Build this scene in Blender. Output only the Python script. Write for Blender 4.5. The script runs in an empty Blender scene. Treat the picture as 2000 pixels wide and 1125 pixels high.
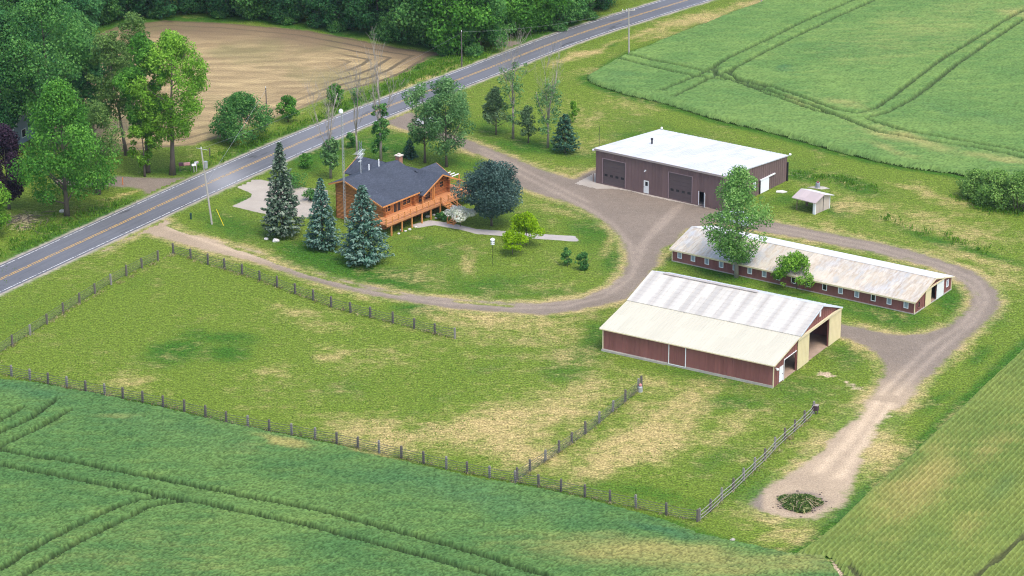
import bpy, math, random
import numpy as np
from mathutils import Matrix

rng = np.random.default_rng(7)
random.seed(7)
scene = bpy.context.scene
COL = scene.collection
R = math.radians

# ------------------------------------------------------------------ camera model (aerial view, about 118 m up)
FPX, PITCH, ROLL, CAMH, PCX, PCY = 4916.55, R(20.5897), R(-0.3161), 118.0, 1000.0, 562.5
_c, _s = math.cos(PITCH), math.sin(PITCH)
FW = np.array([0, _c, -_s]); _r0 = np.array([1.0, 0, 0]); _u0 = np.cross(_r0, FW)
RT = math.cos(ROLL) * _r0 + math.sin(ROLL) * _u0
UP = -math.sin(ROLL) * _r0 + math.cos(ROLL) * _u0
CAM = np.array([0, 0, CAMH])

def G(x, y, z=0.0):
    """ground position of a survey point read off the aerial photograph"""
    d = FW * FPX + RT * (x - PCX) + UP * (PCY - y)
    return CAM + d * ((z - CAMH) / d[2])

def PX(P):
    v = np.asarray(P, float) - CAM
    d = v @ FW
    return np.stack([PCX + FPX * (v @ RT) / d, PCY - FPX * (v @ UP) / d], -1)

def height_at(x, y, top):
    g = G(x, y); q = PX(g + np.array([0, 0, 5.0]))
    return abs(y - top) / abs(q[1] - y) * 5.0

def width_at(x, y, px):
    g = G(x, y); q = PX(g + np.array([1.0, 0, 0]))
    return px / abs(q[0] - x)

cam_data = bpy.data.cameras.new('aerial_camera')
cam_data.sensor_width = 36.0
cam_data.lens = FPX / 2000.0 * 36.0
cam_data.clip_start = 1.0; cam_data.clip_end = 6000.0
cam = bpy.data.objects.new('aerial_camera', cam_data); COL.objects.link(cam)
M = Matrix.Identity(4)
for i in range(3):
    M[i][0] = RT[i]; M[i][1] = UP[i]; M[i][2] = -FW[i]; M[i][3] = CAM[i]
cam.matrix_world = M
scene.camera = cam

# ------------------------------------------------------------------ noise helpers
def vnoise(x, y, scale, seed=0):
    rs = np.random.default_rng(seed + 100)
    lat = rs.random((256, 256))
    u, v = np.asarray(x) / scale + 1000.37, np.asarray(y) / scale + 1000.71
    i, j = np.floor(u).astype(int), np.floor(v).astype(int)
    f, g = u - i, v - j
    f = f * f * (3 - 2 * f); g = g * g * (3 - 2 * g)
    i0, i1, j0, j1 = i % 256, (i + 1) % 256, j % 256, (j + 1) % 256
    return (lat[i0, j0] * (1 - f) + lat[i1, j0] * f) * (1 - g) + (lat[i0, j1] * (1 - f) + lat[i1, j1] * f) * g

def fbm(x, y, scale, seed=0):
    return (vnoise(x, y, scale, seed) * .55 + vnoise(x, y, scale / 2.1, seed + 1) * .3 + vnoise(x, y, scale / 4.3, seed + 2) * .15)

def sstep(a, b, x):
    t = np.clip((x - a) / (b - a), 0, 1)
    return t * t * (3 - 2 * t)

def seg_dist(x, y, pts, closed=False):
    d = np.full(np.shape(x), 1e9)
    n = len(pts)
    for k in range(n if closed else n - 1):
        ax, ay = pts[k][:2]; bx, by = pts[(k + 1) % n][:2]
        dx, dy = bx - ax, by - ay
        L = dx * dx + dy * dy + 1e-12
        t = np.clip(((x - ax) * dx + (y - ay) * dy) / L, 0, 1)
        d = np.minimum(d, np.hypot(x - ax - t * dx, y - ay - t * dy))
    return d

def inside(x, y, pts):
    r = np.zeros(np.shape(x), bool)
    n = len(pts)
    for k in range(n):
        ax, ay = pts[k][:2]; bx, by = pts[(k + 1) % n][:2]
        if ay == by: continue
        c = ((ay > y) != (by > y)) & (x < (bx - ax) * (y - ay) / (by - ay) + ax)
        r ^= c
    return r

def sdist(x, y, pts):
    """positive inside"""
    return seg_dist(x, y, pts, True) * np.where(inside(x, y, pts), 1, -1)

def gp(lst):
    return [tuple(G(x, y)[:2]) for x, y in lst]

# ------------------------------------------------------------------ node helpers
def new_mat(name):
    m = bpy.data.materials.new(name); m.use_nodes = True
    nt = m.node_tree
    b = nt.nodes['Principled BSDF']
    return m, nt, b

def N(nt, typ, **kw):
    n = nt.nodes.new(typ)
    for k, v in kw.items():
        if k in n.inputs: n.inputs[k].default_value = v
        else: setattr(n, k, v)
    return n

def noise(nt, vec, scale, detail=3.0, rough=.55, sx=1, sy=1, sz=1, rot=0.0):
    mp = N(nt, 'ShaderNodeMapping')
    mp.inputs['Scale'].default_value = (sx, sy, sz)
    mp.inputs['Rotation'].default_value = (0, 0, rot)
    nt.links.new(vec, mp.inputs['Vector'])
    t = N(nt, 'ShaderNodeTexNoise', Scale=scale, Detail=detail, Roughness=rough)
    nt.links.new(mp.outputs['Vector'], t.inputs['Vector'])
    return t.outputs['Fac']

def math_(nt, op, a, b=None, clamp=False):
    n = N(nt, 'ShaderNodeMath', operation=op, use_clamp=clamp)
    for i, v in enumerate((a, b)):
        if v is None: continue
        if isinstance(v, (int, float)): n.inputs[i].default_value = v
        else: nt.links.new(v, n.inputs[i])
    return n.outputs[0]

def ramp(nt, fac, lo, hi):
    n = N(nt, 'ShaderNodeMapRange', interpolation_type='SMOOTHSTEP')
    n.inputs['From Min'].default_value = lo; n.inputs['From Max'].default_value = hi
    nt.links.new(fac, n.inputs['Value'])
    return n.outputs['Result']

def mixc(nt, fac, a, b, mode='MIX'):
    n = N(nt, 'ShaderNodeMix', data_type='RGBA', blend_type=mode)
    for idx, v in ((0, fac), (6, a), (7, b)):
        if isinstance(v, (int, float)): n.inputs[idx].default_value = v
        elif isinstance(v, tuple): n.inputs[idx].default_value = (*v, 1.0)
        else: nt.links.new(v, n.inputs[idx])
    return n.outputs[2]

def attr(nt, name):
    return N(nt, 'ShaderNodeAttribute', attribute_name=name).outputs['Fac']

def gray(nt, fac, lo, hi):
    """map 0..1 to lo..hi as a colour multiplier"""
    n = N(nt, 'ShaderNodeMapRange')
    n.inputs['To Min'].default_value = lo; n.inputs['To Max'].default_value = hi
    nt.links.new(fac, n.inputs['Value'])
    return n.outputs['Result']

def bump(nt, b, h, strength=.5, dist=.05):
    n = N(nt, 'ShaderNodeBump', Strength=strength, Distance=dist)
    nt.links.new(h, n.inputs['Height']); nt.links.new(n.outputs['Normal'], b.inputs['Normal'])

def wpos(nt): return N(nt, 'ShaderNodeNewGeometry').outputs['Position']
def opos(nt): return N(nt, 'ShaderNodeTexCoord').outputs['Object']

def simple(name, col, rough=.6, var=.25, scale=3.0, metal=0.0, spec=.4, bumpd=0.0):
    m, nt, b = new_mat(name)
    p = opos(nt)
    f = noise(nt, p, scale, 4)
    f2 = noise(nt, p, scale * 7, 2)
    c = mixc(nt, 1.0, col, gray(nt, f, 1 - var, 1 + var), 'MULTIPLY')
    c = mixc(nt, 1.0, c, gray(nt, f2, 1 - var * .5, 1 + var * .5), 'MULTIPLY')
    nt.links.new(c, b.inputs['Base Color'])
    b.inputs['Roughness'].default_value = rough
    b.inputs['Metallic'].default_value = metal
    b.inputs['Specular IOR Level'].default_value = spec
    if bumpd: bump(nt, b, f2, .6, bumpd)
    return m

# grass colour shared by every ground sheet: three growth attributes, one also holding painted tree shade, plus noise
def grass_color(nt):
    p = wpos(nt)
    n1 = noise(nt, p, .07, 4, .6)
    n2 = noise(nt, p, .45, 4, .6)
    n3 = noise(nt, p, 1.6, 3, .6, sx=.75, sy=1.3, rot=R(35))
    n4 = noise(nt, p, 4.2, 2, .6)
    n5 = noise(nt, p, .9, 4, .65, sx=.35, sy=1.6, rot=R(52))
    dry = math_(nt, 'ADD', attr(nt, 'dry'), math_(nt, 'MULTIPLY', math_(nt, 'SUBTRACT', n1, .5), 1.25))
    dry = math_(nt, 'ADD', dry, math_(nt, 'MULTIPLY', math_(nt, 'SUBTRACT', n2, .5), 1.25))
    dry = math_(nt, 'ADD', dry, math_(nt, 'MULTIPLY', math_(nt, 'SUBTRACT', n3, .5), .55))
    dry = math_(nt, 'ADD', dry, math_(nt, 'MULTIPLY', math_(nt, 'SUBTRACT', n5, .5), .5))
    lush_shade = math_(nt, 'ADD', attr(nt, 'lush_shade'), math_(nt, 'MULTIPLY', math_(nt, 'SUBTRACT', n2, .5), .9))
    lush_shade = math_(nt, 'ADD', lush_shade, math_(nt, 'MULTIPLY', math_(nt, 'SUBTRACT', n3, .52), .8))
    lush_shade = math_(nt, 'ADD', lush_shade, math_(nt, 'MULTIPLY', math_(nt, 'SUBTRACT', n1, .5), 1.3))
    c = mixc(nt, ramp(nt, lush_shade, .0, .8), (.120, .176, .024), (.042, .116, .013))
    c = mixc(nt, ramp(nt, dry, .02, .95), c, (.385, .300, .125))
    bare = math_(nt, 'ADD', attr(nt, 'bare'), math_(nt, 'MULTIPLY', math_(nt, 'SUBTRACT', n2, .5), .8))
    bare = math_(nt, 'ADD', bare, math_(nt, 'MULTIPLY', math_(nt, 'SUBTRACT', n3, .5), .9))
    c = mixc(nt, ramp(nt, bare, .35, .85), c, (.47, .36, .25))
    c = mixc(nt, 1.0, c, gray(nt, ramp(nt, n4, .28, .72), .50, 1.50), 'MULTIPLY')
    c = mixc(nt, 1.0, c, gray(nt, ramp(nt, n3, .25, .75), .74, 1.26), 'MULTIPLY')
    h = math_(nt, 'ADD', n4, math_(nt, 'MULTIPLY', n3, 1.5))
    return c, h, (n1, n2, n3, n4)

def ground_mat():
    m, nt, b = new_mat('grass')
    c, h, _ = grass_color(nt)
    nt.links.new(c, b.inputs['Base Color'])
    b.inputs['Roughness'].default_value = .85
    b.inputs['Specular IOR Level'].default_value = .04
    bump(nt, b, h, .7, .12)
    return m

def sheet_mat(name, colA, colB, soft=.45, streak=None, nscale=1.2, amp=1.6, grassy=0.0, rough=.9, grit=.8):
    """gravel, dirt or concrete whose ragged edge fades into the same grass"""
    m, nt, b = new_mat(name)
    g, h, (n1, n2, n3, n4) = grass_color(nt)
    p = wpos(nt)
    f = noise(nt, p, nscale, 5, .62)
    f2 = noise(nt, p, 5.5, 3, .7)
    f3 = noise(nt, p, .16, 3, .6)
    c = mixc(nt, f, colA, colB)
    if grassy: c = mixc(nt, ramp(nt, attr(nt, 'sand'), .0, 1.0), c, mixc(nt, f, (.30, .23, .15), (.44, .34, .235)))
    c = mixc(nt, 1.0, c, gray(nt, f2, 1 - grit, 1 + grit), 'MULTIPLY')
    c = mixc(nt, 1.0, c, gray(nt, f3, .78, 1.22), 'MULTIPLY')
    tr = attr(nt, 'track')
    c = mixc(nt, 1.0, c, gray(nt, tr, 1.0, 1.35), 'MULTIPLY')
    if grassy: c = mixc(nt, ramp(nt, math_(nt, 'ADD', attr(nt, 'ash'), math_(nt, 'MULTIPLY', math_(nt, 'SUBTRACT', n2, .5), .7)), .25, 1.0), c, (.155, .125, .115))
    e = attr(nt, 'edge')
    e = math_(nt, 'ADD', e, math_(nt, 'MULTIPLY', math_(nt, 'SUBTRACT', n2, .5), amp))
    e = math_(nt, 'ADD', e, math_(nt, 'MULTIPLY', math_(nt, 'SUBTRACT', n3, .5), amp * .9))
    if grassy:
        e = math_(nt, 'SUBTRACT', e, math_(nt, 'MULTIPLY', attr(nt, 'weed'), grassy))
    k = ramp(nt, e, -soft, soft)
    col = mixc(nt, k, g, c)
    nt.links.new(col, b.inputs['Base Color'])
    b.inputs['Roughness'].default_value = rough
    b.inputs['Specular IOR Level'].default_value = .2
    bump(nt, b, f2, .5, .06)
    return m

# ------------------------------------------------------------------ mesh helpers
def np_mesh(name, verts, faces, mats, attrs=None, smooth=False, midx=None):
    me = bpy.data.meshes.new(name)
    verts = np.asarray(verts, np.float32); faces = np.asarray(faces, np.int32)
    k = faces.shape[1]
    me.vertices.add(len(verts)); me.vertices.foreach_set('co', verts.ravel())
    me.loops.add(faces.size); me.loops.foreach_set('vertex_index', faces.ravel())
    me.polygons.add(len(faces))
    me.polygons.foreach_set('loop_start', np.arange(0, faces.size, k, dtype=np.int32))
    me.polygons.foreach_set('loop_total', np.full(len(faces), k, np.int32))
    if smooth: me.polygons.foreach_set('use_smooth', np.ones(len(faces), bool))
    for m in (mats if isinstance(mats, (list, tuple)) else [mats]): me.materials.append(m)
    if midx is not None: me.polygons.foreach_set('material_index', np.asarray(midx, np.int32))
    for a, v in (attrs or {}).items():
        at = me.attributes.new(a, 'FLOAT', 'POINT'); at.data.foreach_set('value', np.asarray(v, np.float32))
    me.update(calc_edges=True); me.validate()
    return me

def link(name, me, parent=None, loc=None, rotz=None):
    o = bpy.data.objects.new(name, me); COL.objects.link(o)
    if parent is not None: o.parent = parent
    if loc is not None: o.location = tuple(float(v) for v in loc)
    if rotz is not None: o.rotation_euler = (0, 0, rotz)
    return o

def tag(o, label, cat, group=None, kind=None):
    o['label'] = label; o['category'] = cat
    if group: o['group'] = group
    if kind: o['kind'] = kind
    return o

def struct(o): o['kind'] = 'structure'; return o

def thing(name, label, cat, loc, rotz=0.0, group=None):
    o = bpy.data.objects.new(name, None); COL.objects.link(o)
    o.empty_display_size = .5
    o.location = tuple(float(v) for v in loc); o.rotation_euler = (0, 0, rotz)
    return tag(o, label, cat, group)

class MB:
    def __init__(s): s.v = []; s.f = []; s.m = []; s.cur = 0
    def poly(s, pts):
        i = len(s.v); s.v += [tuple(map(float, p)) for p in pts]
        s.f.append(list(range(i, i + len(pts)))); s.m.append(s.cur); return s
    def prism(s, pts, off):
        n = len(pts); i = len(s.v)
        A = [np.array(p, float) for p in pts]; B = [p + np.array(off, float) for p in A]
        nrm = np.zeros(3)
        for k in range(n): nrm += np.cross(A[k], A[(k + 1) % n])
        if nrm @ np.array(off, float) > 0: A, B = A[::-1], B[::-1]
        s.v += [tuple(p) for p in A + B]
        s.f.append(list(range(i, i + n))); s.f.append(list(range(i + 2 * n - 1, i + n - 1, -1)))
        for k in range(n):
            q = (k + 1) % n; s.f.append([i + k, i + n + k, i + n + q, i + q])
        s.m += [s.cur] * (n + 2); return s
    def box(s, x0, x1, y0, y1, z0, z1):
        return s.prism([(x0, y0, z0), (x1, y0, z0), (x1, y1, z0), (x0, y1, z0)], (0, 0, z1 - z0))
    def slab(s, pts, t):
        return s.prism(pts, (0, 0, -t))
    def beam(s, a, b, w, h):
        a = np.array(a, float); b = np.array(b, float); d = b - a; d /= np.linalg.norm(d)
        side = np.cross(d, (0, 0, 1.0))
        if np.linalg.norm(side) < 1e-3: side = np.array([1.0, 0, 0])
        side /= np.linalg.norm(side); up = np.cross(side, d)
        p = [a + side * w / 2 * i + up * h / 2 * j for i, j in ((-1, -1), (1, -1), (1, 1), (-1, 1))]
        return s.prism(p, b - a)
    def tube(s, path, rad, n=6):
        path = [np.array(p, float) for p in path]
        i0 = len(s.v)
        for k, p in enumerate(path):
            d = (path[min(k + 1, len(path) - 1)] - path[max(k - 1, 0)]); d /= (np.linalg.norm(d) + 1e-9)
            a = np.cross(d, (0.3, .9, .1)); a /= (np.linalg.norm(a) + 1e-9); b = np.cross(d, a)
            r = rad[k] if isinstance(rad, (list, tuple)) else rad
            for q in range(n):
                t = 2 * math.pi * q / n
                s.v.append(tuple(p + (a * math.cos(t) + b * math.sin(t)) * r))
        for k in range(len(path) - 1):
            for q in range(n):
                q2 = (q + 1) % n
                s.f.append([i0 + k * n + q, i0 + k * n + q2, i0 + (k + 1) * n + q2, i0 + (k + 1) * n + q]); s.m.append(s.cur)
        s.f.append([i0 + q for q in range(n)][::-1]); s.m.append(s.cur)
        e = i0 + (len(path) - 1) * n
        s.f.append([e + q for q in range(n)]); s.m.append(s.cur)
        return s
    def ball(s, c, r, n=10, sz=1.0):
        i0 = len(s.v); rows = n // 2
        for a in range(1, rows):
            t = math.pi * a / rows
            for q in range(n):
                u = 2 * math.pi * q / n
                s.v.append((c[0] + r * math.sin(t) * math.cos(u), c[1] + r * math.sin(t) * math.sin(u), c[2] + r * sz * math.cos(t)))
        top = len(s.v); s.v.append((c[0], c[1], c[2] + r * sz)); s.v.append((c[0], c[1], c[2] - r * sz))
        for a in range(rows - 2):
            for q in range(n):
                q2 = (q + 1) % n
                s.f.append([i0 + a * n + q, i0 + (a + 1) * n + q, i0 + (a + 1) * n + q2, i0 + a * n + q2]); s.m.append(s.cur)
        for q in range(n):
            q2 = (q + 1) % n
            s.f.append([top, i0 + q, i0 + q2]); s.m.append(s.cur)
            s.f.append([top + 1, i0 + (rows - 2) * n + q2, i0 + (rows - 2) * n + q]); s.m.append(s.cur)
        return s
    def mesh(s, name, mats, smooth=False):
        me = bpy.data.meshes.new(name); me.from_pydata(s.v, [], s.f)
        for m in (mats if isinstance(mats, (list, tuple)) else [mats]): me.materials.append(m)
        me.polygons.foreach_set('material_index', s.m)
        if smooth: me.polygons.foreach_set('use_smooth', [True] * len(me.polygons))
        me.update(); return me
    def build(s, name, mats, parent=None, smooth=False, loc=None, rotz=None):
        return link(name, s.mesh(name, mats, smooth), parent, loc, rotz)

# ------------------------------------------------------------------ ground layout (survey outlines)
ROADC_FAR = [(-120, 578), (0, 522.5), (100, 476), (200, 430), (338.7, 366), (437, 324), (500, 297.5), (543, 279), (631, 243), (721, 205), (796, 176), (873, 149), (953, 117), (1040, 84), (1147, 45), (1229, 21), (1307, 0), (1480, -52), (1640, -98)]
ROAD_NEAR_PTS = [(-120, 626), (0, 570), (42.7, 550), (282.7, 439), (420, 374), (500, 338), (580, 299), (625, 280), (713, 243), (905, 169), (1019, 125), (1120, 83), (1227, 51), (1339, 13), (1379, 0), (1500, -36), (1660, -80)]
def resample(pts, n):
    p = np.array(pts, float); d = np.r_[0, np.cumsum(np.hypot(*np.diff(p, axis=0).T))]
    t = np.linspace(0, d[-1], n)
    return np.stack([np.interp(t, d, p[:, 0]), np.interp(t, d, p[:, 1])], -1)
_far = resample(gp(ROADC_FAR), 200); _near = resample(gp(ROAD_NEAR_PTS), 200)
_ctr = []
for q in _far:
    k = np.argmin(np.hypot(*(_near - q).T)); _ctr.append((q + _near[k]) / 2)
_ctr = np.array(_ctr)
for _ in range(60):
    _ctr[1:-1] = _ctr[1:-1] * .5 + (_ctr[:-2] + _ctr[2:]) * .25
_ctr = resample(_ctr, 220)
ROADC = [tuple(p) for p in _ctr]
ROADHW = 3.2

LOOP_OUT = gp([(283, 447), (320, 426), (355, 450), (400, 464), (500, 490), (553, 513), (607, 531), (660, 545), (727, 560), (793, 574), (847, 580), (900, 585), (1000, 592), (1067, 592), (1133, 583), (1187, 562), (1213, 540), (1224, 517), (1227, 500),
    (1221, 488), (1211, 463), (1192, 442), (1160, 421), (1120, 399), (1067, 383), (1027, 370), (1008, 362), (985, 338), (953, 309), (921, 297), (880, 280), (820, 262), (775, 248), (748, 240), (800, 217), (850, 248), (900, 268), (937, 282), (1000, 307), (1053, 330), (1112, 349), (1122, 350), (1163, 331), (1240, 330),
    (1400, 380), (1470, 420), (1500, 431), (1553, 442), (1633, 458), (1713, 474), (1793, 493), (1847, 511), (1900, 529), (1932, 551), (1951, 577), (1951, 601), (1932, 623), (1905, 649), (1873, 676), (1855, 697), (1815, 735), (1788, 769), (1767, 800),
    (1684, 800), (1697, 777), (1713, 756), (1727, 727), (1724, 711), (1713, 692), (1695, 679), (1665, 665), (1637, 657), (1600, 648), (1600, 630), (1639, 632), (1687, 641), (1727, 652), (1767, 655), (1807, 652), (1847, 639), (1879, 615), (1895, 596), (1897, 577), (1879, 553), (1860, 541), (1820, 522), (1767, 509), (1713, 495), (1633, 479), (1553, 463), (1500, 455), (1400, 436), (1340, 447), (1318, 474), (1296, 485), (1288, 497), (1283, 517), (1269, 533), (1245, 562), (1229, 580), (1187, 594), (1120, 607), (1067, 615), (1000, 611), (900, 604), (847, 598), (793, 588), (727, 577), (660, 563), (607, 548), (553, 530), (500, 512), (400, 489), (360, 477), (320, 466), (283, 455), (262, 462), (200, 492), (255, 462)])
DIRT = gp([(1684, 795), (1767, 795), (1754, 803), (1737, 823), (1708, 858), (1685, 895), (1673, 930), (1662, 956), (1656, 985), (1624, 1005), (1587, 1017), (1535, 1016), (1490, 1000), (1465, 985), (1500, 950), (1529, 933), (1566, 910), (1601, 881), (1639, 840), (1673, 800)])
NEIGH = gp([(110, 350), (200, 358), (227, 344), (267, 346), (333, 349), (380, 345), (372, 352), (339, 367), (315, 378), (290, 385), (280, 370), (253, 366), (200, 363), (110, 362)])
FARDRIVE = gp([(962, 76), (985, 80), (1040, 83), (1075, 72), (1060, 88), (1000, 104), (975, 96), (1000, 94), (990, 88), (960, 82)])
_i = 0
UNION = [q for q in LOOP_OUT]
_k = min(range(len(LOOP_OUT)), key=lambda i: np.hypot(LOOP_OUT[i][0] - G(1767, 800)[0], LOOP_OUT[i][1] - G(1767, 800)[1]))
UNION = LOOP_OUT[:_k] + DIRT[2:-1] + LOOP_OUT[_k + 2:]
CONC_DRIVE = gp([(463, 366), (488, 351.5), (510, 351), (560, 362), (640, 372), (640, 402), (600, 425), (512, 417), (453, 403), (490, 386), (492, 379), (478, 372)])
APRON = gp([(1119, 359), (1163, 336), (1178, 340), (1240, 340), (1380, 380), (1440, 412), (1376, 407), (1267, 384), (1224, 373), (1187, 369), (1165, 370)])
WALK = gp([(838, 430), (887, 437), (930, 447.5), (992, 452), (1062, 457.5), (1123, 461.5), (1131, 470.5), (1124, 472), (1054.5, 467), (980, 461), (930, 457), (900, 449), (850, 440), (815, 445), (800, 440)])
STUB = gp([(150, 85), (230, 52), (320, 40), (450, 46), (600, 60), (700, 78), (770, 92), (815, 99), (866, 104), (838, 113), (817, 125), (795, 140), (753, 157), (660, 182), (580, 215), (527, 234), (437, 266), (373, 284), (293, 290), (200, 300), (120, 290), (90, 190)])
WHEAT_N = gp([(-90, 735), (0, 746), (67, 753), (160, 770), (240, 785), (303, 799), (375.5, 816), (500, 844), (587, 861), (673, 880), (760, 901), (847, 921), (933, 941), (1000, 951), (1087, 968), (1202, 996), (1289, 1020), (1375.5, 1050), (1433, 1064), (1500, 1079), (1540, 1088), (1615, 1093), (1645, 1130), (1670, 1190), (-90, 1190)])
WHEAT_F = gp([(1144, 153), (1208, 117), (1227, 108), (1267, 93), (1360, 56), (1427, 29), (1480, 11), (1512, -6), (1580, -40), (2080, -60), (2080, 372), (1990, 358), (1879, 346), (1860, 341), (1780, 331), (1713, 318), (1633, 298), (1567, 279), (1500, 260), (1400, 237), (1333, 216), (1293, 203), (1221, 187), (1171, 171), (1150, 162)])
ROWS = gp([(1549, 1083), (1590, 1060), (1635, 1022), (1702, 955), (1774, 895), (1832, 838), (1881, 793), (1927, 748), (2000, 680), (2080, 612), (2080, 1190), (1690, 1190), (1652, 1130), (1622, 1093)])

# pixel-space survey of growth, tree shade painted in as deeper green: (x, y, rx, ry, slope, amount)
DRYP = [(760, 850, 110, 45, .2, .55), (950, 830, 150, 60, -.2, .75), (1100, 790, 110, 42, -.3, .75), (1000, 885, 130, 35, .1, .7), (1150, 757, 60, 22, 0, .55), (1255, 860, 130, 52, -.25, .8), (1340, 800, 80, 40, -.3, .6), (1190, 905, 90, 28, -.3, .65), (1430, 830, 60, 28, -.4, .6), (1290, 750, 60, 16, .2, .45),
        (1050, 655, 90, 28, 0, .5), (1110, 690, 60, 18, 0, .45), (930, 615, 80, 12, .1, .6), (720, 585, 40, 10, .3, .65), (850, 620, 80, 10, .2, .45), (1030, 630, 90, 14, 0, .6), (1120, 622, 70, 12, 0, .4), (530, 722, 60, 20, 0, .4), (260, 745, 60, 18, 0, .5), (630, 690, 70, 25, 0, .4), (560, 605, 80, 14, .3, .3), (700, 640, 80, 16, .1, .3), (620, 640, 60, 15, .1, .3),
        (1700, 880, 60, 60, -.8, .75), (1850, 820, 40, 12, -.8, .5), (1730, 950, 40, 30, -.7, .55), (1610, 860, 40, 30, -.8, .6), (1560, 920, 50, 22, -.8, .6), (1480, 1010, 80, 20, .2, .5), (1540, 1045, 70, 25, 0, .65), (1700, 400, 80, 16, .2, .45), (1850, 440, 110, 20, .2, .5), (1760, 432, 90, 14, .25, .45), (1620, 445, 90, 8, .2, .5), (1640, 405, 50, 14, .2, .35), (1900, 500, 110, 12, .3, .55), (1800, 375, 60, 14, .3, .55), (1860, 395, 80, 14, .2, .5), (1560, 430, 50, 8, 0, .35), (1960, 540, 50, 30, .8, .4), (1760, 470, 120, 8, .25, .4),
        (1130, 105, 110, 7, -.33, .8), (1250, 68, 90, 8, -.33, .6), (1380, 32, 110, 12, -.33, .6), (1460, 5, 60, 14, -.33, .55), (1150, 140, 30, 10, 0, .35), (1290, 65, 90, 12, -.35, .45), (1130, 230, 70, 30, .1, .32), (1230, 210, 60, 12, .2, .3), (1150, 275, 50, 12, 0, .45), (1120, 290, 40, 10, 0, .5),
        (560, 520, 120, 7, .3, .55), (1190, 470, 12, 40, .6, .6), (1095, 420, 50, 10, .3, .4), (1110, 388, 60, 8, .3, .55), (1210, 570, 30, 25, -1, .45), (1060, 330, 60, 8, .4, .4), (1090, 335, 40, 8, .2, .45), (905, 505, 9, 30, 0, .45), (921, 510, 7, 34, .1, .5), (820, 462, 14, 4, 0, .6), (1050, 560, 80, 14, 0, .3), (800, 540, 70, 14, .2, .25), (900, 480, 70, 12, 0, .25),
        (160, 460, 90, 7, -.45, .7), (60, 508, 70, 7, -.45, .6), (230, 425, 60, 6, -.45, .6), (250, 385, 40, 5, -.4, .6), (700, 222, 60, 5, -.4, .45), (800, 170, 90, 4, -.42, .75), (880, 125, 60, 6, 0, .3), (330, 395, 60, 7, -.4, .4), (1680, 600, 60, 8, .2, .35), (1700, 640, 70, 6, .2, .6), (1860, 700, 40, 10, -.7, .4), (1760, 780, 20, 20, -1, .6), (1480, 550, 100, 4, .2, .15), (1420, 835, 80, 26, -.3, .4), (950, 780, 260, 70, -.1, .30), (700, 700, 260, 60, .1, .14), (1260, 850, 220, 90, 0, .38), (1750, 430, 260, 60, .25, .16), (1000, 640, 160, 40, .1, .3)]
LUSH_SHADEP = [(345, 688, 60, 26, -.1, .95), (430, 660, 90, 18, .1, .75), (455, 690, 50, 22, 0, .85), (395, 700, 30, 10, 0, .5), (380, 655, 30, 10, .2, .6), (485, 672, 20, 8, 0, .6), (805, 605, 52, 13, .15, 1.1), (690, 525, 150, 28, .25, .95), (620, 500, 90, 25, .3, .9), (950, 555, 130, 24, 0, .6), (840, 480, 120, 30, .1, .5), (1160, 455, 70, 40, .5, .65), (1190, 515, 30, 30, 0, .7), (1130, 425, 60, 20, .4, .5), (1000, 430, 60, 20, 0, .4), (1030, 575, 110, 12, 0, .5), (450, 440, 70, 30, .3, .6), (500, 390, 40, 12, 0, .8), (620, 310, 90, 30, -.4, .75), (750, 290, 90, 30, 0, .75), (900, 320, 60, 25, .2, .6),  # patches below the spruces put their shade into the lawn colour
         (1150, 655, 30, 40, 0, .7), (1130, 690, 60, 22, 0, .6), (1110, 725, 60, 22, 0, .6), (1040, 660, 50, 10, 0, .5), (1390, 742, 130, 12, .2, .6), (1440, 790, 70, 20, -.1, .6), (1400, 905, 60, 30, -.5, .6), (1260, 965, 170, 22, .2, .65), (1450, 950, 60, 26, -.7, .5), (1080, 935, 80, 12, .2, .5), (700, 760, 60, 20, 0, .35), (850, 780, 80, 14, -.4, .5), (940, 720, 60, 16, -.3, .4), (1100, 810, 60, 8, 0, .4), (840, 835, 40, 10, 0, .4),
         (1700, 605, 130, 22, .2, .8), (1850, 590, 40, 40, -.5, .9), (1400, 530, 120, 12, .22, .8), (1600, 580, 120, 12, .2, .8), (1570, 345, 50, 14, .2, .8), (1680, 358, 60, 14, .25, .9), (1620, 410, 40, 14, .2, .8), (1530, 390, 30, 16, 0, .7), (1830, 465, 110, 10, .3, .85), (1920, 490, 90, 8, .3, .7), (1800, 452, 60, 10, .3, .6), (1790, 690, 60, 30, -.8, .55), (1830, 780, 40, 14, -.8, .55), (1900, 700, 40, 14, -.8, .6), (1650, 690, 50, 30, .3, .45), (1560, 760, 80, 30, 0, .4), (1940, 630, 40, 30, -.8, .5), (1600, 1000, 40, 12, -.5, .3), (1640, 1000, 30, 16, -.8, .8), (1480, 960, 40, 20, -.8, .6),
         (850, 118, 130, 12, -.3, 1.0), (740, 180, 90, 10, -.4, .8), (930, 110, 80, 10, -.35, .9), (640, 230, 120, 10, -.4, .85), (500, 280, 80, 14, -.4, .85), (150, 440, 120, 14, -.4, .9), (60, 480, 90, 20, -.4, .8), (250, 405, 50, 14, -.4, .5), (1080, 60, 100, 16, -.35, .9), (350, 330, 60, 10, -.2, .7), (330, 35, 200, 10, 0, 1.0), (600, 52, 240, 9, .1, 1.1), (800, 85, 100, 9, .15, 1.1), (1230, 265, 60, 10, 0, .6), (1400, 285, 200, 16, .2, .6), (1050, 290, 130, 18, .1, .75), (960, 250, 60, 18, .1, .5), (1190, 90, 30, 7, 0, .8), (1300, 250, 120, 12, .2, .35), (100, 600, 100, 20, -.5, .2), (30, 620, 60, 30, -.5, .35), (250, 560, 60, 20, -.3, .2), (60, 150, 160, 120, 0, 1.2), (60, 30, 200, 60, 0, 1.2), (230, 50, 90, 16, 0, 1.1)]  # patches under the wood put its shaded floor into the grass colour
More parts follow.
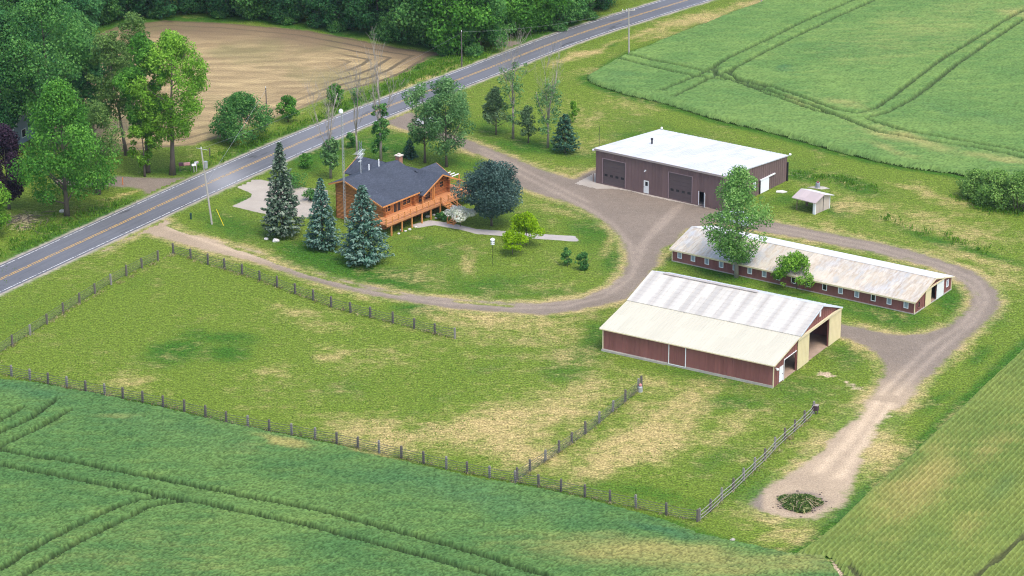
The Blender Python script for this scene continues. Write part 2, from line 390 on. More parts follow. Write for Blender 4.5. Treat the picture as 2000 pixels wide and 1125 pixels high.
BAREP = [(1615, 727, 26, 5, .25, 1.1), (1662, 744, 26, 5, .3, .9), (1670, 895, 30, 60, -.9, .3), (1720, 800, 30, 20, -.8, .5), (40, 430, 40, 20, -.2, .6), (520, 515, 40, 4, .3, .4), (1565, 345, 20, 5, .3, .6), (1245, 765, 22, 4, -.5, .5), (1640, 1112, 30, 6, 1.3, 1.2), (1740, 790, 50, 30, -.8, .55)]

def patch_sum(px, py, lst, wob):
    r = np.zeros(px.shape)
    for (x, y, rx, ry, sl, a) in lst:
        n = math.hypot(1, sl); ux, uy = 1 / n, sl / n
        dx, dy = px - x, py - y
        u, v = dx * ux + dy * uy, -dx * uy + dy * ux
        q = (u / rx) ** 2 + (v / ry) ** 2
        r = np.maximum(r, a * np.exp(-q * (.75 + .9 * (wob - .5)))) if a else r
    return r

def growth(x, y):
    x = np.asarray(x, float); y = np.asarray(y, float)
    P = np.stack([x, y, np.zeros_like(x)], -1)
    q = PX(P)
    w = fbm(x, y, 7.0, 5) * 1.4
    px, py = q[..., 0] + (fbm(x, y, 9, 8) - .5) * 50, q[..., 1] + (fbm(x, y, 9, 11) - .5) * 28
    dry, lush_shade, bare = (patch_sum(px, py, L, w) for L in (DRYP, LUSH_SHADEP, BAREP))
    dd = seg_dist(x, y, LOOP_OUT, True)
    dry = np.maximum(dry, (.25 + .6 * fbm(x, y, 6, 51)) * np.exp(-(dd / 1.5) ** 2))
    for W_ in (WHEAT_N, WHEAT_F, ROWS): lush_shade = np.maximum(lush_shade, .85 * np.exp(-(seg_dist(x, y, W_, True) / 1.5) ** 2))
    far = sstep(470, 560, y)
    return dry * (1 - far), np.maximum(lush_shade * (1 - far), far * .9), bare

def attrs_for(x, y):
    d, l, b = growth(x, y)
    return {'dry': d, 'lush_shade': l, 'bare': b}

def axis(lo, hi, step, out):
    core = np.arange(lo, hi + step, step)
    g = []; d = step * 2; v = hi
    while v < out: v += d; d *= 1.5; g.append(v)
    h = []; d = step * 2; v = lo
    while v > -out: v -= d; d *= 1.5; h.append(v)
    return np.array(h[::-1] + list(core) + g)

def grid_faces(nx, ny):
    i = np.arange(nx - 1)[:, None] * ny + np.arange(ny - 1)[None]
    return np.stack([i, i + ny, i + ny + 1, i + 1], -1).reshape(-1, 4)

MAT_GRASS = ground_mat()
gx = axis(-115, 115, .7, 2500); gy = axis(228, 510, .9, 4000)
X, Y = np.meshgrid(gx, gy, indexing='ij')
V = np.stack([X.ravel(), Y.ravel(), np.zeros(X.size)], -1)
struct(link('ground', np_mesh('ground', V, grid_faces(len(gx), len(gy)), MAT_GRASS, attrs_for(X.ravel(), Y.ravel()), True)))

def poly_grid(poly, step, margin=0.0, rot=0.0, stepv=None):
    """regular grid points covering a polygon; returns x, y, faces (kept), signed distance"""
    stepv = stepv or step
    p = np.array(poly); c, s = math.cos(rot), math.sin(rot)
    u = p[:, 0] * c + p[:, 1] * s; v = -p[:, 0] * s + p[:, 1] * c
    us = np.arange(u.min() - margin - step, u.max() + margin + step, step)
    vs = np.arange(v.min() - margin - stepv, v.max() + margin + stepv, stepv)
    U, Vv = np.meshgrid(us, vs, indexing='ij')
    x = (U * c - Vv * s).ravel(); y = (U * s + Vv * c).ravel()
    sd = sdist(x, y, poly)
    f = grid_faces(len(us), len(vs))
    keep = (sd > -margin)[f].all(1)
    f = f[keep]
    used = np.zeros(len(x), bool); used[f.ravel()] = True
    idx = np.cumsum(used) - 1
    return x[used], y[used], idx[f], sd[used]

def sheet(name, poly, z, mat, step=.5, margin=1.6, tracks=(), tw=.45, union=None):
    x, y, f, sd = poly_grid(poly, step, margin)
    if union: sd = sdist(x, y, union)
    a = attrs_for(x, y); a['edge'] = sd
    t = np.zeros(len(x))
    for tr in tracks: t = np.maximum(t, np.exp(-(seg_dist(x, y, tr) / tw) ** 2))
    a['track'] = t
    a['weed'] = sstep(.45, .75, fbm(x, y, 5, 31))
    q = PX(np.stack([x, y, 0 * x], -1)); a['sand'] = sstep(690, 800, q[:, 1] + (fbm(x, y, 6, 41) - .5) * 60) * sstep(1480, 1500, q[:, 0]) + .75 * (1 - sstep(440, 640, q[:, 0])) * sstep(380, 420, q[:, 1])
    a['weed'] *= sstep(700, 780, q[:, 1])
    if tracks and union is UNION and len(tracks) > 3:
        for A_, B_ in ((0, 1), (5, 6)):
            mid_ = (resample(tracks[A_], 40) + resample(tracks[B_], 40)) / 2 if A_ else (resample(tracks[0][:7], 40) + resample(tracks[1][:7], 40)) / 2
            a['weed'] = np.maximum(a['weed'], (2.6 if A_ == 0 else 1.2) * np.exp(-(seg_dist(x, y, [tuple(v) for v in mid_]) / .5) ** 2) * sstep(.35, .6, fbm(x, y, 8, 71)))
    a['ash'] = 0
    a['ash'] = np.exp(-(((q[:, 0] - 1568) / 55) ** 2 + ((q[:, 1] - 982) / 24) ** 2) ** 1.5)
    return struct(link(name, np_mesh(name, np.stack([x, y, np.full(len(x), z)], -1), f, mat, a, True)))

GRAVEL = sheet_mat('gravel', (.155, .124, .095), (.262, .212, .164), soft=.55, grassy=.8)
CONC = sheet_mat('concrete', (.33, .29, .24), (.45, .40, .34), soft=.08, amp=.25, nscale=.5, grit=.12)
WALKM = sheet_mat('walk_concrete', (.33, .30, .28), (.46, .42, .39), soft=.1, amp=.3, nscale=.8, grit=.2)
TRK = [gp(l) for l in ([(330, 445), (420, 478), (510, 505), (610, 541), (720, 570), (850, 590), (1000, 603), (1100, 600), (1180, 580), (1230, 545), (1248, 505), (1262, 470), (1310, 425), (1330, 400)],
    [(330, 436), (420, 468), (510, 497), (610, 534), (720, 563), (850, 583), (1000, 596), (1100, 592), (1175, 572), (1220, 538)], [(1240, 495), (1270, 455), (1320, 405)],
    [(940, 290), (1010, 325), (1090, 365), (1150, 395)], [(940, 298), (1010, 338), (1090, 378), (1150, 408), (1200, 440), (1232, 480), (1240, 520)], [(1500, 440), (1700, 478), (1850, 520), (1910, 550), (1928, 585), (1900, 630), (1830, 690), (1750, 770)], [(1500, 448), (1700, 486), (1850, 530), (1900, 560), (1912, 590), (1880, 635), (1810, 680), (1720, 770)])]
sheet('gravel_driveway', LOOP_OUT, .012, GRAVEL, .5, 1.6, TRK, .45, UNION)
sheet('dirt_path', DIRT, .022, GRAVEL, .5, 2.0, [gp([(1720, 780), (1660, 860), (1600, 920)]), gp([(1740, 790), (1685, 870), (1640, 930)])], .7, UNION)
sheet('neighbour_drive', NEIGH, .012, GRAVEL, .5, 1.2)
sheet('far_drive', FARDRIVE, .010, GRAVEL, .6, 1.2)
sheet('concrete_drive', CONC_DRIVE, .018, CONC, .4, .5)
sheet('concrete_apron', APRON, .026, CONC, .3, 0.0)
sheet('sidewalk', WALK, .018, WALKM, .35, .5)

# road ------------------------------------------------------------
def ribbon(ctr, off0, off1, step=None):
    c = np.array(ctr); t = np.gradient(c, axis=0); t /= np.linalg.norm(t, axis=1)[:, None]
    nrm = np.stack([-t[:, 1], t[:, 0]], -1)
    return c + nrm * off0, c + nrm * off1

def asphalt():
    m, nt, b = new_mat('asphalt')
    p = wpos(nt); ac = attr(nt, 'across'); al = attr(nt, 'along')
    cv = N(nt, 'ShaderNodeCombineXYZ'); nt.links.new(ac, cv.inputs['X']); nt.links.new(al, cv.inputs['Y'])
    f = noise(nt, p, 3.0, 4, .7)
    st = noise(nt, cv.outputs[0], 1.0, 4, .6, sx=2.2, sy=.05)
    big = noise(nt, p, .05, 4, .6)
    pat = noise(nt, cv.outputs[0], .5, 4, .6, sx=1.0, sy=.16)
    c = mixc(nt, f, (.086, .090, .102), (.135, .140, .155))
    c = mixc(nt, 1.0, c, gray(nt, st, .62, 1.38), 'MULTIPLY')
    c = mixc(nt, 1.0, c, gray(nt, big, .6, 1.45), 'MULTIPLY')
    c = mixc(nt, ramp(nt, pat, .61, .67), c, (.05, .05, .055))
    w = N(nt, 'ShaderNodeTexWave', wave_type='BANDS', bands_direction='X', Scale=.19, Distortion=0.0)
    nt.links.new(cv.outputs[0], w.inputs['Vector'])
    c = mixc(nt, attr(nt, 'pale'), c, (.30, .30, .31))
    nt.links.new(c, b.inputs['Base Color']); b.inputs['Roughness'].default_value = .75
    return m

def paint(name, col, thr=.34):
    m, nt, b = new_mat(name)
    p = wpos(nt); f = noise(nt, p, 2.5, 4, .7)
    c = mixc(nt, ramp(nt, f, thr, thr + .1), (.17, .17, .18), col)
    nt.links.new(c, b.inputs['Base Color']); b.inputs['Roughness'].default_value = .6
    return m

def road_strip(name, offs, z, mat, pieces=None):
    vs, fs = [], []; ac, al = [], []
    n = len(ROADC); base = 0
    c = np.array(ROADC); L = np.r_[0, np.cumsum(np.hypot(*np.diff(c, axis=0).T))]
    t = np.gradient(c, axis=0); t /= np.linalg.norm(t, axis=1)[:, None]
    nrm = np.stack([-t[:, 1], t[:, 0]], -1)
    for group in offs:
        k = len(group)
        for j, o in enumerate(group):
            P = c + nrm * o
            vs.append(np.c_[P, np.full(n, z)]); ac.append(np.full(n, o)); al.append(L)
        for j in range(k - 1):
            i = base + j * n + np.arange(n - 1)
            fs.append(np.stack([i + n, i, i + 1, i + n + 1], -1)[:, ::-1])
        base += k * n
    v = np.concatenate(vs); a = {'across': np.concatenate(ac), 'along': np.concatenate(al)}
    q = PX(v)
    a['pale'] = .75 * np.exp(-((q[:, 0] - 440) / 45) ** 2 - ((q[:, 1] - 350) / 30) ** 2) + .35 * sstep(480, 640, q[:, 0]) * (1 - sstep(640, 900, q[:, 0])) * .6  # bright wet sheen by the drive, put into the road colour
    return np_mesh(name, v, np.concatenate(fs), mat, a)

SHOULDER = sheet_mat('road_shoulder', (.30, .26, .22), (.42, .37, .32), soft=.5, amp=1.0)
cc = np.array(ROADC)
L0, R0 = ribbon(ROADC, -4.1, 4.1)
shoulder_poly = [tuple(p) for p in L0] + [tuple(p) for p in R0[::-1]]
x, y, f, sd = poly_grid([tuple(p) for p in np.r_[L0[::6], R0[::-6]]], .6, 1.2)
a = attrs_for(x, y); a['edge'] = sd; a['track'] = np.zeros(len(x)); a['weed'] = np.zeros(len(x))
struct(link('road_shoulder', np_mesh('road_shoulder', np.stack([x, y, np.full(len(x), .032)], -1), f, SHOULDER, a, True)))
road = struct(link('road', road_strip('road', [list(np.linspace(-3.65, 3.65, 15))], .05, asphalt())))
WHITEP = paint('white_road_paint', (.70, .70, .68), .42); YELP = paint('yellow_road_paint', (.62, .36, .06), .40)
struct(link('white_edge_line', road_strip('white_edge_line', [[-ROADHW - .065, -ROADHW + .065], [ROADHW - .065, ROADHW + .065]], .056, WHITEP)))
struct(link('yellow_centre_line', road_strip('yellow_centre_line', [[-.24, -.11], [.11, .24]], .056, YELP)))

# fields ------------------------------------------------------------
def stubble_mat():
    m, nt, b = new_mat('stubble')
    g, h, (n1, n2, n3, n4) = grass_color(nt)
    p = wpos(nt)
    rd = attr(nt, 'rowdist')
    wob = math_(nt, 'ADD', rd, math_(nt, 'MULTIPLY', noise(nt, p, .5, 2), .5))
    s = math_(nt, 'SINE', math_(nt, 'MULTIPLY', wob, 2 * math.pi / 2.9))
    s2 = math_(nt, 'SINE', math_(nt, 'MULTIPLY', wob, 2 * math.pi / .75))
    big = noise(nt, p, .045, 4, .6); fine = noise(nt, p, 4.0, 3, .7); mid = noise(nt, p, .4, 4, .6, sx=.3, sy=1.2)
    c = mixc(nt, ramp(nt, mid, .3, .75), (.245, .180, .095), (.46, .35, .178))
    c = mixc(nt, ramp(nt, attr(nt, 'brown'), .2, .9), c, (.175, .128, .078))
    c = mixc(nt, math_(nt, 'MULTIPLY', ramp(nt, big, .48, .66), .5), c, (.150, .155, .062))
    k = math_(nt, 'MULTIPLY', ramp(nt, s, .35, .9), ramp(nt, attr(nt, 'head'), .0, .8))
    c = mixc(nt, math_(nt, 'MULTIPLY', k, .9), c, (.105, .085, .055))
    c = mixc(nt, math_(nt, 'MULTIPLY', ramp(nt, s2, .2, 1.0), .28), c, (.19, .14, .09))
    c = mixc(nt, 1.0, c, gray(nt, fine, .3, 1.7), 'MULTIPLY')
    e = math_(nt, 'ADD', attr(nt, 'edge'), math_(nt, 'MULTIPLY', math_(nt, 'SUBTRACT', n2, .5), 2.4))
    c = mixc(nt, ramp(nt, e, -.6, .6), g, c)
    nt.links.new(c, b.inputs['Base Color']); b.inputs['Roughness'].default_value = .95; b.inputs['Specular IOR Level'].default_value = .1
    bump(nt, b, fine, .5, .08)
    return m
x, y, f, sd = poly_grid(STUB, .6, 2.0)
a = attrs_for(x, y); a['edge'] = sd; a['rowdist'] = sd
q = PX(np.stack([x, y, 0 * x], -1))
a['brown'] = np.clip(1.15 - (q[:, 1] - 40 - .06 * (q[:, 0] - 320)) / 55, 0, 1) * (.6 + .8 * fbm(x, y, 14, 3)) + sstep(690, 830, q[:, 0]) * .5
a['head'] = np.clip(sstep(600, 760, q[:, 0]) + .45 * (1 - sstep(4, 9, sd)), 0, 1)
struct(link('stubble_field', np_mesh('stubble_field', np.stack([x, y, np.full(len(x), .016)], -1), f, stubble_mat(), a, True)))

def crop_mat(name, green, pale, yellow, deep, soil, rv=.45, fv=.35):
    m, nt, b = new_mat(name)
    p = wpos(nt)
    big = noise(nt, p, .05, 4, .6); mid = noise(nt, p, .35, 4, .65, sx=.5, sy=1.5, rot=R(-35)); fine = noise(nt, p, 5.0, 2, .7)
    rn = attr(nt, 'rnd')
    c = mixc(nt, ramp(nt, math_(nt, 'ADD', math_(nt, 'MULTIPLY', big, .6), math_(nt, 'MULTIPLY', mid, .5)), .38, .72), green, pale)
    y = math_(nt, 'ADD', attr(nt, 'yel'), math_(nt, 'MULTIPLY', math_(nt, 'SUBTRACT', mid, .5), .8))
    c = mixc(nt, ramp(nt, y, .1, 1.0), c, yellow)
    c = mixc(nt, ramp(nt, attr(nt, 'deep'), .1, 1.0), c, deep)
    c = mixc(nt, attr(nt, 'low'), c, soil)
    c = mixc(nt, 1.0, c, gray(nt, rn, 1 - rv, 1 + rv), 'MULTIPLY')
    c = mixc(nt, 1.0, c, gray(nt, fine, 1 - fv, 1 + fv), 'MULTIPLY')
    nt.links.new(c, b.inputs['Base Color'])
    b.inputs['Roughness'].default_value = .8; b.inputs['Specular IOR Level'].default_value = .04
    tr = N(nt, 'ShaderNodeBsdfTranslucent'); nt.links.new(c, tr.inputs['Color'])
    mx = N(nt, 'ShaderNodeMixShader', Fac=.15)
    nt.links.new(b.outputs[0], mx.inputs[1]); nt.links.new(tr.outputs[0], mx.inputs[2])
    nt.links.new(mx.outputs[0], nt.nodes['Material Output'].inputs['Surface'])
    return m

def crop_field(name, label, poly, mat, height, step, tracks, tw, yel, deep, seed, jit=.16, rot=0.0, stepv=None, rowsp=None, lanes=()):
    x, y, f, sd = poly_grid(poly, step, 0.0, rot, stepv)
    rs = np.random.default_rng(seed)
    rnd = rs.random(len(x))
    h = height * (.82 + .3 * fbm(x, y, 3.5, seed)) + (rnd - .5) * jit * 2
    if rowsp:
        u = x * math.cos(rot) + y * math.sin(rot)
        h = h * (.12 + .88 * (.5 + .5 * np.cos(2 * math.pi * u / rowsp)) ** 1.3)
    low = np.zeros(len(x))
    for tr in tracks:
        d = seg_dist(x, y, tr)
        k = 1 - sstep(tw * .75, tw * 1.25, d + (rnd - .5) * .06)
        low = np.maximum(low, k)
    edge = sstep(-.05, .75, sd + (rnd - .5) * .12)
    h = h * (1 - .93 * low) * edge + .02
    q = PX(np.stack([x, y, 0 * x], -1)); w = fbm(x, y, 6, 9) * 1.4
    qx = q[:, 0] + (fbm(x, y, 8, 21) - .5) * 60; qy = q[:, 1] + (fbm(x, y, 8, 23) - .5) * 26
    a = {'rnd': rnd, 'low': low * .85, 'yel': patch_sum(qx, qy, yel, w), 'deep': patch_sum(qx, qy, deep, w)}
    x = x + (rs.random(len(x)) - .5) * step * .4; y = y + (rs.random(len(x)) - .5) * step * .4
    o = link(name, np_mesh(name, np.stack([x, y, h], -1), f, mat, a, True))
    return tag(o, label, 'crop', None, 'stuff')

WHEATM = crop_mat('green_wheat', (.070, .156, .048), (.125, .214, .058), (.290, .270, .090), (.052, .140, .062), (.030, .050, .020), .5, .42)
FARM = crop_mat('far_green_wheat', (.108, .208, .058), (.172, .275, .074), (.330, .320, .115), (.060, .150, .060), (.050, .080, .034), .32, .28)
ROWM = crop_mat('row_crop', (.145, .215, .055), (.215, .270, .070), (.35, .31, .11), (.11, .19, .062), (.07, .075, .035), .24, .2)
T_NEAR = [gp(l) for l in ([(-80, 878), (0, 889.5), (72, 901), (173, 918), (289, 941.5), (404, 964.6), (500, 984), (601, 1002), (702, 1028), (818, 1060), (933, 1092), (1000, 1115), (1200, 1180)],
    [(-80, 905), (0, 918), (115, 939), (202, 956), (289, 973), (347, 983), (500, 1016), (615, 1040), (731, 1071), (847, 1103), (1000, 1145), (1140, 1190)],
    [(-60, 1155), (0, 1123), (58, 1086), (144, 1040), (231, 999), (274, 986), (318, 982), (345, 984)], [(-20, 1180), (63.5, 1123), (144, 1074), (231, 1031), (289, 1002), (335, 992), (372, 990)],
    [(-80, 893), (0, 855), (58, 829), (92, 803), (110, 790)], [(-80, 925), (0, 882), (72, 849), (136, 811)], [(-80, 865), (0, 832), (43, 806)])]
T_FAR = [gp(l) for l in ([(1222, 112), (1293, 128), (1373, 145), (1416, 157), (1500, 184), (1580, 211), (1647, 238), (1713, 264), (1793, 279), (1913, 297), (2060, 330)],
    [(1205, 120), (1280, 139), (1355, 155), (1400, 161), (1430, 164), (1500, 190), (1593, 224), (1649, 236), (1692, 237), (1729, 228), (1777, 203), (1820, 171), (1873, 128), (1927, 91), (2000, 43), (2080, -10)],
    [(1453, 163), (1500, 174), (1567, 197), (1633, 221), (1673, 229), (1708, 219), (1740, 197), (1788, 160), (1841, 120), (1895, 88), (1953, 51), (2000, 25), (2060, -10)],
    [(1695, 241), (1767, 263), (1847, 277), (1953, 296), (2060, 316)], [(1288, 184), (1368, 152), (1427, 117), (1500, 83), (1567, 49), (1681, 0), (1760, -40)], [(1315, 195), (1387, 159), (1432, 141), (1500, 104), (1575, 67), (1719, 0), (1800, -40)],
    [(1432, 141), (1424, 150), (1440, 160), (1500, 178)], [(1400, 139), (1395, 145), (1405, 155), (1420, 160)])]
crop_field('near_wheat_crop', 'blue-green wheat crop with paired wheel tracks below the paddock fence', WHEAT_N, WHEATM, .80, .18, T_NEAR, .46,
    [(560, 874, 55, 9, .2, 1.0), (715, 889, 36, 6, .2, .9), (225, 826, 60, 10, 0, .5), (1300, 1098, 260, 32, .1, .8), (1050, 1075, 120, 14, .1, .35), (1560, 1110, 120, 30, 0, .6), (480, 885, 60, 14, 0, .4), (300, 1090, 400, 70, 0, .25)],
    [(60, 775, 120, 26, .2, .6), (330, 850, 300, 36, .2, .4), (950, 985, 330, 34, .23, .55), (1300, 1052, 130, 14, .2, .7), (650, 930, 200, 24, .2, .3), (120, 850, 60, 10, -.4, .4)], 3, .09)
crop_field('far_wheat_crop', 'pale green wheat crop with curving wheel tracks behind the brown workshop', WHEAT_F, FARM, .80, .26, T_FAR, .48,
    [(1650, 210, 70, 14, .3, .6), (1560, 205, 40, 8, .3, .5), (1760, 280, 110, 12, .2, .8), (1950, 318, 80, 10, .2, .7), (1980, 30, 60, 10, .1, .7), (1800, 70, 220, 60, -.2, .35), (1730, 300, 60, 10, .3, .6)],
    [(1640, 100, 60, 8, -.3, .35), (1540, 138, 20, 5, 0, .7), (1560, 152, 40, 5, .2, .4), (1200, 160, 60, 14, 0, .4), (1830, 220, 90, 10, .2, .45), (1950, 240, 80, 12, .2, .4)], 4, .08)
yaw_rows = R(58.93)
crop_field('row_crop', 'yellow-green crop drilled in straight diagonal rows right of the dirt path', ROWS, ROWM, .66, .10, [gp([(1870, 1160), (1915, 1122), (1960, 1085), (2060, 1000)]), gp([(1720, 1180), (1660, 1110)])], .4,
    [(1800, 950, 120, 50, -.8, .75), (1930, 880, 70, 40, -.8, .5), (1880, 1040, 60, 40, -.8, .4), (1700, 1040, 60, 30, -.8, .3)], [(1960, 960, 60, 30, -.8, .6), (1780, 1070, 80, 20, -.8, .4), (1720, 920, 60, 16, -.8, .4)], 5, .025, yaw_rows - math.pi / 2, .3, .60)
# ------------------------------------------------------------------ building materials
def siding(name, col, var=.14, groove=.36):
    m, nt, b = new_mat(name)
    p = opos(nt)
    sx = N(nt, 'ShaderNodeSeparateXYZ'); nt.links.new(p, sx.inputs[0])
    u = math_(nt, 'ADD', sx.outputs['X'], sx.outputs['Y'])
    pan = N(nt, 'ShaderNodeTexWhiteNoise', noise_dimensions='1D')
    nt.links.new(math_(nt, 'FLOOR', math_(nt, 'DIVIDE', u, .91)), pan.inputs['W'])
    big = noise(nt, p, .5, 4, .6); st = noise(nt, p, 3.0, 3, .6, sz=.12); fine = noise(nt, p, 9, 2)
    c = mixc(nt, 1.0, col, gray(nt, pan.outputs['Value'], 1 - var * .7, 1 + var * .7), 'MULTIPLY')
    c = mixc(nt, 1.0, c, gray(nt, big, 1 - var, 1 + var), 'MULTIPLY')
    c = mixc(nt, 1.0, c, gray(nt, st, 1 - var, 1 + var), 'MULTIPLY')
    lowz = math_(nt, 'SUBTRACT', 1.0, math_(nt, 'DIVIDE', sx.outputs['Z'], 1.1), True)
    dirt = math_(nt, 'MULTIPLY', lowz, ramp(nt, noise(nt, p, 1.4, 5, .7), .42, .72))
    c = mixc(nt, math_(nt, 'MULTIPLY', dirt, .4), c, (.26, .20, .16))
    nt.links.new(c, b.inputs['Base Color']); b.inputs['Roughness'].default_value = .5; b.inputs['Specular IOR Level'].default_value = .35
    return m

def metal_roof(name, col, stain=0.0, stain_col=(.42, .33, .20), streak_axis='Y', rough=.38, band=0.0, var=.06, pitch=.91, blue=0.0):
    m, nt, b = new_mat(name)
    p = opos(nt)
    sx = N(nt, 'ShaderNodeSeparateXYZ'); nt.links.new(p, sx.inputs[0])
    pan = N(nt, 'ShaderNodeTexWhiteNoise', noise_dimensions='2D')
    cv = N(nt, 'ShaderNodeCombineXYZ')
    nt.links.new(math_(nt, 'FLOOR', math_(nt, 'DIVIDE', sx.outputs['X'], pitch)), cv.inputs['X'])
    nt.links.new(math_(nt, 'FLOOR', math_(nt, 'DIVIDE', sx.outputs['Y'], 3.4)), cv.inputs['Y'])
    nt.links.new(cv.outputs[0], pan.inputs['Vector'])
    big = noise(nt, p, .28, 4, .6); st = noise(nt, p, 3.2, 4, .65, sy=.07); fine = noise(nt, p, 7, 3, .7)
    c = mixc(nt, 1.0, col, gray(nt, pan.outputs['Value'], 1 - var, 1 + var), 'MULTIPLY')
    c = mixc(nt, 1.0, c, gray(nt, st, 1 - var * 1.2, 1 + var * 1.2), 'MULTIPLY')
    if stain:
        k = math_(nt, 'MULTIPLY', ramp(nt, st, .40, .64), ramp(nt, big, .25, .60))
        c = mixc(nt, math_(nt, 'MULTIPLY', k, stain * .62), c, stain_col)
        st2 = noise(nt, p, 1.1, 4, .65, sy=.2); 
        c = mixc(nt, math_(nt, 'MULTIPLY', ramp(nt, st2, .52, .66), stain * .6), c, (.40, .41, .40))
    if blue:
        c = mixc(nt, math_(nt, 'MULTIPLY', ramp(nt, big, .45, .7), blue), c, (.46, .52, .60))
    if band:
        s = math_(nt, 'SINE', math_(nt, 'MULTIPLY', sx.outputs['X'], 2 * math.pi / 2.3))
        s2 = math_(nt, 'SINE', math_(nt, 'MULTIPLY', sx.outputs['Y'], 2 * math.pi / .8))
        k = math_(nt, 'ADD', math_(nt, 'MULTIPLY', ramp(nt, math_(nt, 'ADD', s, math_(nt, 'MULTIPLY', big, 1.2)), .3, 1.5), .75), math_(nt, 'MULTIPLY', ramp(nt, s2, .4, 1.0), .3))
        c = mixc(nt, math_(nt, 'MULTIPLY', k, band), c, (.33, .305, .28))
    c = mixc(nt, 1.0, c, gray(nt, fine, .93, 1.07), 'MULTIPLY')
    nt.links.new(c, b.inputs['Base Color']); b.inputs['Roughness'].default_value = rough; b.inputs['Specular IOR Level'].default_value = .5
    return m

def log_mat():
    m, nt, b = new_mat('stained_logs')
    p = opos(nt)
    sx = N(nt, 'ShaderNodeSeparateXYZ'); nt.links.new(p, sx.inputs[0])
    z = math_(nt, 'DIVIDE', sx.outputs['Z'], .2)
    w = N(nt, 'ShaderNodeTexWhiteNoise', noise_dimensions='1D'); nt.links.new(math_(nt, 'FLOOR', z), w.inputs['W'])
    g = noise(nt, p, 1.6, 4, .65, sz=6)
    c = mixc(nt, g, (.40, .135, .034), (.58, .225, .068))
    c = mixc(nt, 1.0, c, gray(nt, w.outputs['Value'], .72, 1.25), 'MULTIPLY')
    fr = math_(nt, 'FRACT', z)
    gap = math_(nt, 'LESS_THAN', fr, .16)
    c = mixc(nt, math_(nt, 'MULTIPLY', gap, .55), c, (.17, .055, .018))
    nt.links.new(c, b.inputs['Base Color']); b.inputs['Roughness'].default_value = .5
    rd = math_(nt, 'SINE', math_(nt, 'MULTIPLY', fr, math.pi))
    bump(nt, b, rd, .9, .06)
    return m

MAROON = siding('maroon_siding', (.235, .092, .084))
BROWN = siding('brown_siding', (.160, .106, .104))
TANSID = siding('tan_boards', (.46, .39, .34))
CREAM = simple('cream_trim', (.66, .57, .37), .5, .08, 1.5)
CREAMD = simple('cream_door', (.70, .60, .36), .45, .12, .8)
WHITE = simple('white_paint', (.82, .83, .84), .45, .05, 2)
PALE = simple('pale_door', (.72, .74, .72), .45, .10, 1.2)
DARKDOOR = simple('brown_overhead_door', (.098, .076, .080), .4, .12, .8)
GLASS = simple('dark_glass', (.020, .024, .030), .12, .2, .6, spec=.6)
PALEGLASS = simple('dusty_glass', (.30, .36, .42), .2, .25, 1.0, spec=.6)
BLACK = simple('black_metal', (.015, .015, .017), .5, .1, 3)
STEEL = simple('galvanised_steel', (.42, .44, .46), .4, .15, 3, metal=.4)
STONE = simple('old_concrete', (.40, .37, .32), .9, .35, 1.4, bumpd=.05)
DIRTFLOOR = simple('dirt_floor', (.36, .26, .19), .95, .35, .9)
LOGS = log_mat()
DECKW = simple('deck_boards', (.52, .23, .10), .6, .18, 1.6)
RAILW = simple('stained_rail', (.60, .26, .085), .5, .15, 2)
SHINGLE = None
def shingle():
    m, nt, b = new_mat('slate_shingles')
    p = opos(nt)
    br = N(nt, 'ShaderNodeTexBrick', Scale=1.0); br.offset = .5
    br.inputs['Color1'].default_value = (.8, .8, .8, 1); br.inputs['Color2'].default_value = (1.15, 1.15, 1.15, 1); br.inputs['Mortar'].default_value = (.7, .7, .7, 1)
    br.inputs['Brick Width'].default_value = .35; br.inputs['Row Height'].default_value = .16; br.inputs['Mortar Size'].default_value = .012
    nt.links.new(p, br.inputs['Vector'])
    f = noise(nt, p, 2.5, 4, .7); g = noise(nt, p, .35, 4, .6); h = noise(nt, p, 8, 2, .7)
    c = mixc(nt, f, (.038, .047, .066), (.080, .092, .118))
    c = mixc(nt, 1.0, c, gray(nt, g, .75, 1.3), 'MULTIPLY')
    c = mixc(nt, 1.0, c, gray(nt, h, .6, 1.4), 'MULTIPLY')
    c = mixc(nt, .8, c, br.outputs['Color'], 'MULTIPLY')
    nt.links.new(c, b.inputs['Base Color']); b.inputs['Roughness'].default_value = .9; b.inputs['Specular IOR Level'].default_value = .2
    return m
SHINGLE = shingle()

def wall_panel(mb, p0, u, n, L, tops, holes=(), th=.14, z0=0.0):
    """wall along u from p0 with top profile [(s,z)...] and rectangular holes (s0,s1,z0,z1); n points inward"""
    p0 = np.array(p0, float); u = np.array(u, float); n = np.array(n, float)
    xs = sorted({0.0, L, *[s for s, _ in tops], *[h[0] for h in holes], *[h[1] for h in holes]})
    xs = [x for x in xs if 0 <= x <= L]
    ts, tz = zip(*tops)
    top = lambda s: float(np.interp(s, ts, tz))
    P = lambda s, z: tuple(p0 + u * s + np.array([0, 0, z]))
    for a, b in zip(xs[:-1], xs[1:]):
        if b - a < 1e-6: continue
        mid = (a + b) / 2
        hs = sorted([h for h in holes if h[0] <= mid <= h[1]], key=lambda h: h[2])
        z = z0
        for h in hs:
            if h[2] - z > 1e-3: mb.prism([P(a, z), P(b, z), P(b, h[2]), P(a, h[2])], n * th)
            z = h[3]
        mb.prism([P(a, z), P(b, z), P(b, top(b)), P(a, top(a))], n * th)

